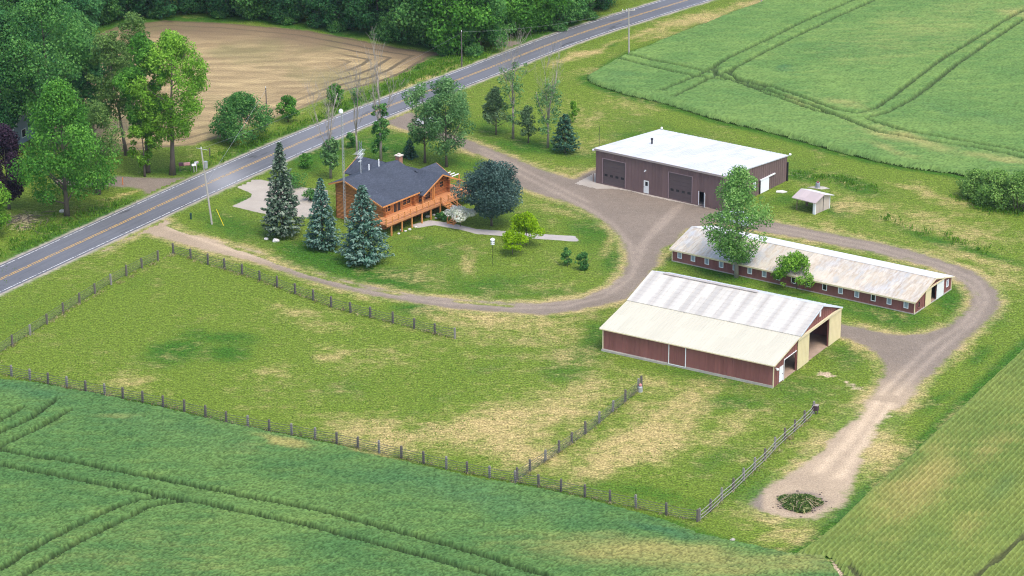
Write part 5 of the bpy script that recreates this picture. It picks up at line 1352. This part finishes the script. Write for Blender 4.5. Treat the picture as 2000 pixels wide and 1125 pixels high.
for i, (x, y, t, w, lab) in enumerate([(1905, 384, 330, 34, 'willow thicket bush at its left tip next to the wheat'), (1945, 400, 330, 40, 'tallest willow bush in the middle of the thicket at right'), (1990, 412, 334, 46, 'willow bush at the right edge of the photo')]):
    tree_px('willow_bush', lab, x, y, t, w, 70 + i, group='willow thicket by the wheat', cat='bush', base=.0, prof='dome', leaf='thicket', nC=60, nL=5980, ls=.30, cr=.24, stems=4, flat=.9)

# --- wood behind the tan field and along the far road
protos = []
for i, (pf, lf, b_) in enumerate([('oval', 'dark', 0), ('dome', 'dark', 0), ('oval', 'mid', 0), ('round', 'maple', .0), ('dome', 'mid', 0), ('oval', 'dark', 0)]):
    protos.append(make_tree(200 + i, 16, 6.6, base=b_, prof=pf, leaf=lf, nC=100, nL=12350, ls=.48, cr=.25, inner=.45, limbs=10))
rs_f = np.random.default_rng(77)
TONE = ['deep green', 'deep green broad', 'mid green', 'fresh green', 'mid green broad', 'dark pointed']
front = [(150, 62), (205, 46), (262, 36), (322, 30), (384, 28), (446, 32), (508, 38), (566, 44), (624, 50), (682, 60), (738, 70), (790, 80), (842, 92), (892, 104), (938, 98), (975, 70)]
kinds = [0, 2, 0, 1, 0, 5, 2, 0, 1, 0, 5, 4, 2, 3, 4, 3]
words = ['first', 'second', 'third', 'fourth', 'fifth', 'sixth', 'seventh', 'eighth', 'ninth', 'tenth', 'eleventh', 'twelfth', 'thirteenth', 'fourteenth', 'fifteenth', 'sixteenth', 'seventeenth', 'eighteenth', 'nineteenth']
for i, (x, y) in enumerate(front):
    s = .85 + .3 * rs_f.random(); g = G(x, y - 4)
    put_tree('wood_tree', f'{TONE[kinds[i]]} tree, {words[i]} from left in front row of wood behind tan field', g, protos[kinds[i]], rs_f.random() * 6.28, (s, s, s * (.95 + .2 * rs_f.random())), 'trees of the wood behind the tan field')
back = [(120, -5), (190, -14), (262, -20), (335, -24), (408, -22), (480, -18), (552, -12), (622, -6), (690, 2), (755, 10), (818, 20), (880, 32), (935, 30)]
for i, (x, y) in enumerate(back):
    kd = [0, 5, 2, 1, 0, 2, 0, 5, 1, 2, 3, 2, 3][i]; s = 1.0 + .25 * rs_f.random(); g = G(x, y)
    put_tree('wood_tree', f'{TONE[kd]} tree, {words[i]} from left in second row of wood at top', g, protos[kd], rs_f.random() * 6.28, (s, s, s), 'trees of the wood behind the tan field')
for i, (x, y, kd, s, lab) in enumerate([(1012, 66, 3, .85, 'fresh green tree overhanging the far drive entrance beside the road'), (1050, 58, 3, .95, 'bright tree right of the far drive entrance at the top'), (1092, 46, 4, .9, 'broad green roadside tree top centre, left of the utility pole'), (1132, 32, 2, .85, 'mid green tree by the road under the top edge'), (1175, 16, 0, .8, 'last dark tree of the wood before the road leaves the photo'), (1040, 20, 3, 1.1, 'tall bright tree behind the far drive entrance'), (1100, 4, 2, 1.1, 'tree in the second row beside the far road'), (1160, -16, 0, 1.0, 'rearmost dark tree beside the far road'), (1225, -22, 5, .9, 'dark tree at the top edge right of the far road wood'), (985, 20, 2, 1.1, 'mid green tree behind the junction of wood and far drive')]):
    put_tree('wood_tree', lab, G(x, y), protos[kd], rs_f.random() * 6.28, (s, s, s), 'trees along the far road')
for i, (x, y, kd, s, lab) in enumerate([(70, 40, 0, 1.2, 'deep green tree behind the huge oaks in the top left corner'), (20, 70, 2, 1.1, 'mid green tree at the left edge behind the corner oak'), (120, 110, 0, 1.0, 'deep green tree glimpsed between the huge left oaks'), (60, 190, 5, .9, 'dark tree filling the gap behind the neighbour house'), (155, 165, 2, .8, 'mid green tree between huge oak and tan field corner')]):
    put_tree('wood_tree', lab, G(x, y), protos[kd], rs_f.random() * 6.28, (s, s, s), 'big trees round the neighbour house')
for i, (x, y, h_, w_) in enumerate([(300, 46, 2.4, 2.2), (430, 46, 2.6, 2.4), (560, 58, 2.6, 2.6), (660, 72, 3.0, 2.6), (742, 86, 3.0, 2.4), (806, 96, 2.6, 2.4), (870, 110, 3.2, 2.8), (925, 112, 3.0, 2.6), (1090, 62, 2.5, 2.6), (1150, 42, 2.5, 2.4)]):
    if i == 0: bush = make_tree(240, 3, 2.6, base=0, prof='dome', leaf='mid', nC=30, nL=2860, ls=.36, cr=.3, stems=3)
    put_tree('hedge_bush', f'bush at the foot of the wood, {words[i]} from the left', G(x, y - (12 if i < 6 else 4)), bush, rs_f.random() * 6.28, (w_ / 3.2, w_ / 3.2, h_ / 4), 'bushes at the foot of the wood', 'bush')

# --- ground cover one cannot count: grass tufts and weeds
def tufts(name, label, pts, n_blade, h, spread, mat, seed, size=.2):
    rs = np.random.default_rng(seed); pts = np.array(pts); n = len(pts) * n_blade
    c = np.repeat(pts, n_blade, 0) + np.c_[rs.normal(size=(n, 2)) * spread, np.zeros(n)]
    hh = np.repeat(h * (.5 + rs.random(len(pts))), n_blade) * (.5 + .7 * rs.random(n))
    c[:, 2] = hh * .45 + .02
    al = np.c_[rs.normal(size=(n, 2)) * .55, np.ones(n)]
    v, f = quads(c, rs.normal(size=(n, 3)) * np.array([1, 1, .2]), hh, rs, size, al)
    cv = np.repeat(np.repeat(rs.random(len(pts)), n_blade) * .5, 1) + rs.random(n) * .5
    o = link(name, np_mesh(name, v, f, mat, {'var': np.repeat(cv, 4)}))
    return tag(o, label, 'grass', None, 'stuff')
def along(ptsx, step, jit, rs):
    P = [G(x, y) for x, y in ptsx]; out = []
    for a, b in zip(P[:-1], P[1:]):
        L = np.linalg.norm(b - a)
        for i in range(max(1, int(L / step))):
            q = a + (b - a) * rs.random() + np.r_[rs.normal(size=2) * jit, 0]; out.append(q)
    return out
rs_t = np.random.default_rng(5)
straw = []
for l in (bottom, [(338.7, 497), (155.5, 595), (-45, 720)], [(338.7, 497), (507, 550), (650, 602), (888.5, 663)], [(1008, 943), (1143, 850), (1247, 765)], [(1366, 1020), (1473, 921), (1589, 812)]):
    straw += along(l, .45, .22, rs_t)
tufts('straw_grass', 'pale straw-coloured grass left standing along the fence lines', straw, 9, .34, .16, LM['straw'], 1, .22)
weeds = []
for l, s_, j_ in (([(0, 500), (100, 455), (200, 410), (255, 390)], .14, 1.6), ([(380, 335), (500, 285), (640, 228), (760, 180), (880, 130), (960, 100)], .16, 1.3), ([(700, 200), (850, 130), (930, 105)], .14, 1.6), ([(20, 470), (140, 430)], .16, 1.6), ([(1555, 342), (1640, 352), (1700, 372)], .14, 1.0), ([(1730, 425), (1830, 465), (1960, 495)], .4, 1.0), ([(1890, 390), (1940, 412), (2000, 418)], .08, 1.0), ([(1050, 78), (1200, 40)], .2, 1.4)):
    weeds += along(l, s_, j_, rs_t)
wp_ = np.array(weeds); weeds = wp_[seg_dist(wp_[:, 0], wp_[:, 1], ROADC[::4]) > 4.4]
tufts('tall_weeds', 'tall green weeds in the ditches, field margins and verges', weeds, 7, .48, .34, LM['weed'], 2, .30)
lawn = []
for (x0, x1, y0, y1, n_) in ((0, 900, 520, 880, 2600), (700, 1600, 650, 1000, 2600), (1500, 2000, 380, 800, 1500)):
    for _ in range(n_):
        lawn.append(G(rs_t.uniform(x0, x1), rs_t.uniform(y0, y1)))
lp = np.array(lawn)
lw = vnoise(lp[:, 0], lp[:, 1], 6, 61) * .6 + vnoise(lp[:, 0], lp[:, 1], 2.2, 62) * .4
ok = (lw > .56) & (sdist(lp[:, 0], lp[:, 1], LOOP_OUT) < -.5) & (sdist(lp[:, 0], lp[:, 1], DIRT) < -.5) & (sdist(lp[:, 0], lp[:, 1], ROWS) < -.5) & (sdist(lp[:, 0], lp[:, 1], WHEAT_N) < -.3)
for nm_ in ('barn', 'long_barn', 'open_shed'):
    o = bpy.data.objects[nm_]; a_ = o.rotation_euler[2]; dx, dy = lp[:, 0] - o.location[0], lp[:, 1] - o.location[1]
    u_, v_ = dx * math.cos(a_) + dy * math.sin(a_), -dx * math.sin(a_) + dy * math.cos(a_)
    bb_ = ~((u_ > -5) & (u_ < 38) & (v_ > -.5) & (v_ < 19.5)); ok &= bb_; ok_b = bb_ if nm_ == 'barn' else ok_b & bb_

tufts('pasture_tufts', 'scattered coarse tufts in the paddock grass', lp[ok], 4, .12, .2, LM['weed'], 3, .7)
lq = lp[(lw < .36) & (lw > .30) & (sdist(lp[:, 0], lp[:, 1], LOOP_OUT) < -1) & (sdist(lp[:, 0], lp[:, 1], ROWS) < -.5) & (sdist(lp[:, 0], lp[:, 1], WHEAT_N) < -.5) & ok_b]
tufts('straw_litter', 'pale wisps of dry straw lying in the paddock grass', lq, 4, .10, .25, LM['straw'], 6, .7)

# ------------------------------------------------------------------ poles, wires and small things
POLEW = simple('grey_pole_wood', (.40, .37, .33), .9, .2, 2); DARKPOLE = simple('dark_pole_wood', (.12, .10, .09), .9, .2, 2)
def utility_pole(label, x, y, top, mat, dx=0.0, arm=None, trans=False, r=.15):
    g = G(x, y); H = height_at(x, y, top)
    t = thing('utility_pole', label, 'utility pole', (g[0], g[1], 0), 0, 'wooden utility poles')
    mb = MB(); mb.tube([(0, 0, 0), (dx * .5, 0, H * .5), (dx, 0, H)], [r, r * .85, r * .65], 8); mb.build('pole', mat, t)
    if arm:
        a = MB(); a.beam((dx - arm[0] * 1.2, -arm[1] * 1.2, H - .45), (dx + arm[0] * 1.2, arm[1] * 1.2, H - .45), .1, .12); ao = a.build('crossarm', mat, t)
        for s in (-1, -.35, 1):
            i_ = MB(); i_.tube([(dx + arm[0] * s * 1.1, arm[1] * s * 1.1, H - .39), (dx + arm[0] * s * 1.1, arm[1] * s * 1.1, H - .15)], .06, 6); i_.build('insulator', WHITE, ao)
    else:
        i_ = MB(); i_.tube([(dx, 0, H), (dx, 0, H + .25)], .06, 6); i_.build('insulator', WHITE, t)
    if trans:
        c_ = MB(); c_.tube([(dx * .8 + .35, 0, H - 2.9), (dx * .8 + .35, 0, H - 1.9)], .27, 9); c_.box(dx * .8, dx * .8 + .35, -.05, .05, H - 2.5, H - 2.35); c_.build('transformer', STEEL, t)
        l_ = MB(); l_.tube([(dx, 0, H - .1), (dx - .7, 0, H + .1), (dx + 1.0, -.3, H - .15)], .03, 5); l_.build('bracket', STEEL, t)
    return (g[0] + dx, g[1], H)
tA = utility_pole('pale wooden utility pole with transformer leaning beside the concrete drive', 414, 438, 291, POLEW, dx=-1.0, trans=True)
tB = utility_pole('pale utility pole with crossarm between the far road and the wheat', 1228.5, 108, 16, POLEW, dx=-.15, arm=(.95, .1))
tD = utility_pole('short dark pole on the edge of the tan field behind the round tree', 522, 245, 172, DARKPOLE, r=.12)
tE = utility_pole('dark utility pole in front of the wood above the leafy pair', 902, 131, 62, DARKPOLE, r=.13)
tF = utility_pole('utility pole just entering the photo at the wheat corner, top edge', 1487, 7, -85, POLEW, arm=(.95, .1))
def wire(label, a, b, sag, r=.008):
    a, b = np.array(a), np.array(b); mb = MB()
    mb.tube([a + (b - a) * t + np.array([0, 0, -sag * 4 * t * (1 - t)]) for t in np.linspace(0, 1, 15)], r, 4)
    return tag(mb.build('overhead_wire', simple('wire_grey', (.30, .31, .32), .5, .1, 2) if 'wire_grey' not in bpy.data.materials else bpy.data.materials['wire_grey']), label, 'wire', 'overhead wires')
wire('overhead wire from the transformer pole across the road to the dark field pole', (tA[0] + .2, tA[1], tA[2] - 5.6), (tD[0], tD[1], tD[2] - .3), .1, .018)
wire('overhead wire running from the transformer pole up the road to the wood', (tA[0], tA[1], tA[2]), (tE[0], tE[1], tE[2] - .2), 1.2)
wire('overhead wire crossing from the pole by the wood towards the crossarm pole', (tE[0], tE[1], tE[2]), (tB[0], tB[1], tB[2] - .3), .9)
wire('overhead wire leaving the crossarm pole along the wheat', (tB[0], tB[1], tB[2] - .2), (tF[0], tF[1], tF[2] - .3), .8)
# yellow guy guard, pedestal, markers
def at_(x, y): g = G(x, y); return (g[0], g[1], 0)
g = at_(437, 441)
mb = MB(); mb.tube([(0, 0, 0), (-.95, .1, 2.45)], .05, 6); tag(mb.build('guy_wire_guard', simple('yellow_plastic', (.75, .58, .03), .5, .05, 2), loc=g), 'slanting yellow guy-wire guard beside the transformer pole', 'guy guard')
t = thing('utility_pedestal', 'short dark green utility pedestal in the grass near the drive entrance', 'pedestal', at_(373, 428))
gm = simple('dark_green_plastic', (.012, .055, .04), .5, .1, 2)
mb = MB(); mb.tube([(0, 0, 0), (0, 0, .62)], .14, 8); mb.build('base', gm, t); mb = MB(); mb.tube([(0, 0, .62), (0, 0, .9), (0, 0, .95)], [.17, .17, .1], 8); mb.build('cap', gm, t)
mb = MB(); mb.tube([(0, 0, 0), (0, 0, 1.15)], .06, 6); tag(mb.build('driveway_marker', simple('orange_plastic', (.75, .22, .06), .5, .05, 2), loc=at_(240, 361)), 'orange marker stake at the neighbour drive', 'marker')
def mailbox(label, x, y, mat, h=1.1, rot=0):
    t = thing('mailbox', label, 'mailbox', at_(x, y), R(30) + rot, 'mailboxes by the road')
    m_ = MB(); m_.box(-.05, .05, -.05, .05, 0, h); m_.build('post', POLEW, t)
    m_ = MB(); pts = [(-.32, .16 * math.cos(a), h + .15 + .16 * math.sin(a)) for a in np.linspace(0, math.pi, 7)] + [(-.32, -.16, h), (-.32, .16, h)]
    m_.prism(pts, (.64, 0, 0)); m_.build('box', mat, t)
    m_ = MB(); m_.box(.1, .14, -.19, -.165, h + .1, h + .32); m_.build('flag', simple('red_flag', (.5, .03, .03), .5, .05, 2) if 'red_flag' not in bpy.data.materials else bpy.data.materials['red_flag'], t)
mailbox('white mailbox nearest the road under the brightest roadside tree', 379, 337, WHITE); mailbox('pale grey mailbox set lower beside the white mailbox', 384, 335, STEEL, 1.3)
t = thing('newspaper_box_stand', 'dark stand with a pinkish box behind the mailboxes', 'newspaper stand', at_(362, 334), R(15))
mb = MB(); mb.box(-.9, .9, -.06, .06, .85, .95); mb.build('rail', DARKPOLE, t)
for x_ in (-.8, .8): mb = MB(); mb.box(x_ - .05, x_ + .05, -.05, .05, 0, .85); mb.build('leg', DARKPOLE, t)
mb = MB(); mb.box(-.2, .75, -.25, .25, .95, 1.28); mb.build('box', simple('pink_box', (.52, .26, .25), .6, .1, 2), t)
mb = MB(); mb.box(-.95, -.3, -.25, .25, .95, 1.35); mb.build('box', simple('maroon_box', (.09, .03, .05), .6, .1, 2), t)
mb = MB(); mb.box(-.09, .09, -.09, .09, 0, 1.3); tag(mb.build('corner_post', DARKPOLE, loc=at_(410, 305)), 'dark wooden post on the verge right of the mailboxes', 'post')
# bird house
t = thing('birdhouse', 'white birdhouse on a tall thin pole by the lime-yellow tree', 'birdhouse', at_(962.5, 519))
mb = MB(); mb.tube([(0, 0, 0), (0, 0, 3.1)], .03, 6); mb.build('pole', BLACK, t)
mb = MB(); mb.tube([(0, 0, 3.1), (0, 0, 3.78)], .28, 8); hb = mb.build('body', WHITE, t)
mb = MB(); mb.tube([(0, 0, 3.78), (0, 0, 3.84), (0, 0, 4.05)], [.37, .33, .03], 8); mb.build('roof', WHITE, hb)
for j in range(8):
    for z_ in (3.27, 3.57):
        a_ = j * math.pi / 4 + .39; m_ = MB(); m_.tube([(.262 * math.cos(a_), .262 * math.sin(a_), z_), (.285 * math.cos(a_), .285 * math.sin(a_), z_)], .06, 6); m_.build('entrance', BLACK, hb)
# waterers
t = thing('livestock_waterer', 'small grey waterer with pink ball at the end of the cross fence', 'waterer', at_(1250.5, 765))
mb = MB(); mb.tube([(0, 0, 0), (0, 0, .62), (0, 0, .7)], [.3, .27, .2], 9); mb.build('tank', STEEL, t); mb = MB(); mb.ball((0, 0, .86), .19, 10); mb.build('ball', simple('faded_red', (.60, .24, .24), .5, .15, 3), t)
t = thing('well_head', 'grey drum with dark red lid on a pale slab behind the open shed', 'well head', at_(1597, 367))
mb = MB(); mb.tube([(0, 0, 0), (0, 0, .75), (0, 0, .85)], [.36, .33, .3], 10); mb.build('drum', simple('drum_grey', (.28, .30, .33), .6, .25, 3), t)
mb = MB(); mb.tube([(0, 0, .85), (0, 0, .98)], .2, 8); mb.build('lid', simple('dark_red', (.22, .04, .04), .5, .1, 3), t)
mb = MB(); mb.prism([(-1.5, .2, 0), (.4, -.8, 0), (1.7, -.5, 0), (1.0, .4, 0), (0, .6, 0)], (0, 0, .08)); mb.build('slab', STONE, t)
mb = MB(); mb.prism([(-.75, -.3, 0), (.2, -.6, 0), (.95, -.1, 0), (.3, .55, 0), (-.6, .35, 0)], (0, 0, .12)); tag(mb.build('concrete_slab', simple('pale_concrete', (.62, .60, .55), .9, .2, 2), loc=at_(1525, 375)), 'pale broken concrete slab in the grass beside the workshop', 'slab')
t = thing('feeder_box', 'dark maroon metal box on the last post of the pale railed fence', 'feeder box', at_(1592, 808), R(-30))
mb = MB(); mb.box(-.35, .35, -.25, .25, .45, 1.1); mb.build('box', simple('dark_maroon', (.07, .035, .05), .6, .2, 3), t)
for x_ in (-.3, .3): mb = MB(); mb.box(x_ - .04, x_ + .04, -.04, .04, 0, .45); mb.build('leg', DARKPOLE, t)
mb = MB(); mb.box(-.2, .38, -.28, .28, 1.1, 1.14); mb.build('lid', simple('rust_lid', (.33, .27, .25), .6, .2, 3), t)
# rocks
def rock(label, x, y, s, seed, mat):
    rs = np.random.default_rng(seed); mb = MB(); mb.ball((0, 0, s * .3), s, 10, .65)
    mb.v = [tuple(np.array(v) * (1 + rs.normal() * .10) * (1, .8, 1)) for v in mb.v]
    tag(mb.build('rock', mat, loc=at_(x, y)), label, 'rock', 'white rocks on the lawn')
WR = simple('white_rock', (.62, .60, .57), .9, .25, 4, bumpd=.05)
rock('small white rock on the lawn, left of a larger one below the tallest spruce', 520, 468, .33, 1, WR); rock('larger white rock on the lawn below the tallest spruce', 539, 472, .48, 2, WR)
rock('white stone at the foot of the pyramid-shaped maple', 121, 414, .42, 3, WR); rock('pale stone at the tip of the near wheat', 1431, 1056, .28, 4, STONE)
for i, (x, y, s) in enumerate([(779, 457, .22), (792, 452, .2), (800, 449, .26), (812, 444, .2), (835, 424, .3), (848, 421, .28), (852, 427, .22), (784, 450, .25), (824, 428, .2)]):
    rock(['round stone by the first visible deck post', 'stone just right of the first visible deck post', 'stone heap piece left of the third deck post', 'stone right of the third deck post', 'pale boulder under the deck near the right posts', 'pale boulder beside the last visible deck post', 'small stone in front of the last deck post', 'stone close to the lower wall under the deck', 'stone by the lower glass door'][i], x, y, s, 10 + i, WR)
# vehicles half hidden behind trees
def vehicle(name, label, cat, g, yaw, col, kind):
    t = thing(name, label, cat, (g[0], g[1], 0), yaw)
    if kind == 'car': prof = [(-2.25, .45), (-2.3, .8), (-2.15, 1.0), (-1.45, 1.08), (-.85, 1.45), (.55, 1.47), (1.2, 1.02), (2.1, .9), (2.28, .65), (2.25, .4)]; W = .86; wx_ = 1.4
    else: prof = [(-2.8, .55), (-2.85, 1.15), (-1.0, 1.18), (-.75, 1.2), (-.65, 1.8), (.75, 1.82), (1.35, 1.25), (2.6, 1.12), (2.8, .85), (2.75, .5)]; W = .95; wx_ = 1.75
    paintm = simple(name + '_paint', col, .25, .05, 1, spec=.6)
    mb = MB(); mb.prism([(x, -W, z) for x, z in prof], (0, 2 * W, 0)); mb.build('body', paintm, t)
    top = [(x, z) for x, z in prof if z > 1.3]; xa, xb, zt = top[0][0], top[-1][0], top[0][1]
    for s in (-1, 1):
        m_ = MB(); m_.prism([(xa - .2, s * (W + .002), zt - .38), (xb + .3, s * (W + .002), zt - .38), (xb + .02, s * (W + .002), zt - .07), (xa + .08, s * (W + .002), zt - .07)], (0, s * .02, 0)); m_.build('side_window', GLASS, t)
    m_ = MB(); m_.prism([(xb + .1, -W + .08, zt - .06), (xb + .1, W - .08, zt - .06), (xb + .62, W - .08, zt - .42), (xb + .62, -W + .08, zt - .42)], (.03, 0, .05)); m_.build('windscreen', GLASS, t)
    for x_ in (-wx_, wx_):
        for s in (-1, 1):
            m_ = MB(); m_.tube([(x_, s * (W - .2), .34), (x_, s * (W + .02), .34)], .34, 14); wo = m_.build('wheel', BLACK, t)
            m_ = MB(); m_.tube([(x_, s * (W + .02), .34), (x_, s * (W + .035), .34)], .2, 10); m_.build('rim', STEEL, wo)
    for s in (-1, 1):
        m_ = MB(); m_.box(prof[-2][0] - .04, prof[-2][0] + .015, s * W * .8 - .16, s * W * .8 + .16, .66, .8); m_.build('headlight', WHITE, t)
    if kind == 'truck': m_ = MB(); m_.box(-2.7, -.95, -.8, .8, 1.17, 1.195); m_.build('bed', BLACK, t)
vehicle('parked_car', 'white car half hidden behind the leafy pair of trees', 'car', G(840, 246), R(-28), (.78, .79, .81), 'car')
vehicle('pickup_truck', 'silvery vehicle mostly hidden behind the tall open-crowned tree', 'truck', G(1437, 437), R(-48), (.60, .64, .72), 'truck')
# burn pile
t = thing('brush_pile', 'round heap of cut green brush on the bare burn spot', 'brush pile', at_(1562, 985))
rs = np.random.default_rng(9); n = 4600
a_ = rs.random(n) * 6.283; q_ = np.sqrt(rs.random(n)); px_ = q_ * np.cos(a_) * 2.15; py_ = q_ * np.sin(a_) * 1.9
wb_ = 1 + .16 * np.sin(3 * a_ + .5) + .10 * np.sin(5 * a_ + 2)
px_ *= wb_; py_ *= wb_
pz_ = .80 * np.clip(1 - q_ ** 1.6, 0, 1) * (.45 + 1.1 * fbm(px_ + 50, py_, 1.3, 3)) + .05 + .16 * rs.random(n)
al = np.c_[np.cos(a_) * .5 + rs.normal(size=n) * .8, np.sin(a_) * .5 + rs.normal(size=n) * .8, rs.normal(size=n) * .35 - .2]
v, f = quads(np.c_[px_, py_, pz_], rs.normal(size=(n, 3)) * .5 + np.array([0, 0, 1]), .25 + .55 * rs.random(n) ** 2, rs, .25, al)
link('foliage', np_mesh('foliage', v, f, LM['brush'], {'var': np.repeat(np.clip(rs.random(n) ** 1.6, 0, 1), 4)}), t)
mb = MB()
for i in range(60):
    a = rs.random() * 6.283; q = rs.random() * 1.9; L = .5 + rs.random() * .9; b = a + rs.normal() * .8
    z = 1.0 * (1 - (q / 2.7) ** 2); p0 = np.array([q * math.cos(a), q * math.sin(a), z]); mb.tube([p0, p0 + np.array([math.cos(b) * L, math.sin(b) * L, -.35 * L])], [.028, .012], 4)
mb.build('branch', simple('dry_branch', (.36, .29, .18), .9, .2, 3), t)
mb = MB()
for i in range(46):
    a = rs.random() * 6.283; q = 1.9 + abs(rs.normal()) * .75; L = .04 + .10 * rs.random()
    mb.box(q * math.cos(a) - L, q * math.cos(a) + L, q * .9 * math.sin(a) - L * .6, q * .9 * math.sin(a) + L * .6, .03, .04 + L * .5)
mb.build('charred_stick', simple('ash', (.09, .07, .06), .95, .3, 1.4), t)
t = thing('branch_pile', 'tangle of fallen grey branches on bare soil at far left', 'branch pile', at_(52, 432))
mb = MB()
for i in range(46):
    a = rs.random() * 6.283; p0 = np.array([rs.normal() * 1.6, rs.normal() * 1.6, .1 + rs.random() * .35]); L = .8 + rs.random() * 1.8
    mb.tube([p0, p0 + np.array([math.cos(a) * L, math.sin(a) * L, rs.normal() * .12])], [.06, .02], 5)
mb.build('branch', BARK, t)

# ------------------------------------------------------------------ air and light
SUN_EL, SUN_AZ = R(62), R(145)      # high soft sun behind thin cloud
HAZE_D = .00005
hm = bpy.data.materials.new('haze'); hm.use_nodes = True; nt = hm.node_tree
nt.nodes.remove(nt.nodes['Principled BSDF'])
pv = N(nt, 'ShaderNodeVolumePrincipled', Density=HAZE_D); pv.inputs['Color'].default_value = (.72, .84, 1.0, 1); pv.inputs['Anisotropy'].default_value = .2
nt.links.new(pv.outputs[0], nt.nodes['Material Output'].inputs['Volume'])
if HAZE_D > 0:
    mb = MB(); mb.box(-5000, 5000, -3000, 6000, -1.0, 124.0)
    hz = mb.build('haze', hm); hz['kind'] = 'stuff'; hz['label'] = 'thin bluish summer haze over the farm'; hz['category'] = 'haze'

w = bpy.data.worlds.new('World'); scene.world = w; w.use_nodes = True
nt = w.node_tree; bg = nt.nodes['Background']
sky = N(nt, 'ShaderNodeTexSky', sky_type='NISHITA'); sky.sun_disc = False
sky.sun_elevation = SUN_EL; sky.sun_rotation = SUN_AZ; sky.air_density = 1.0; sky.dust_density = 3.0; sky.ozone_density = 1.0
nt.links.new(sky.outputs[0], bg.inputs['Color']); bg.inputs['Strength'].default_value = .15
ld = bpy.data.lights.new('sun', 'SUN'); ld.energy = .95; ld.angle = R(22); ld.color = (1.0, .965, .90)
lo_ = bpy.data.objects.new('sun', ld); COL.objects.link(lo_)
# direction the light comes from: azimuth measured like the sky texture (0 = +Y, clockwise)
sx_, sy_, sz_ = math.sin(SUN_AZ) * math.cos(SUN_EL), math.cos(SUN_AZ) * math.cos(SUN_EL), math.sin(SUN_EL)
from mathutils import Vector
lo_.rotation_euler = Vector((sx_, sy_, sz_)).to_track_quat('Z', 'Y').to_euler()
lo_.location = (0, 300, 200)

scene.view_settings.view_transform = 'Standard'; scene.view_settings.look = 'None'
scene.view_settings.gamma = 1.0; scene.view_settings.exposure = 1.1; scene.view_settings.use_curve_mapping = False
scene.render.engine = 'CYCLES'
scene.cycles.max_bounces = 6; scene.cycles.diffuse_bounces = 3; scene.cycles.transmission_bounces = 4; scene.cycles.volume_bounces = 0
scene.cycles.pixel_filter_type = 'BLACKMAN_HARRIS'; scene.cycles.filter_width = 1.1
scene.cycles.use_denoising = True; scene.cycles.denoiser = 'OPENIMAGEDENOISE'; scene.cycles.denoising_input_passes = 'RGB_ALBEDO_NORMAL'; scene.cycles.denoising_prefilter = 'NONE'
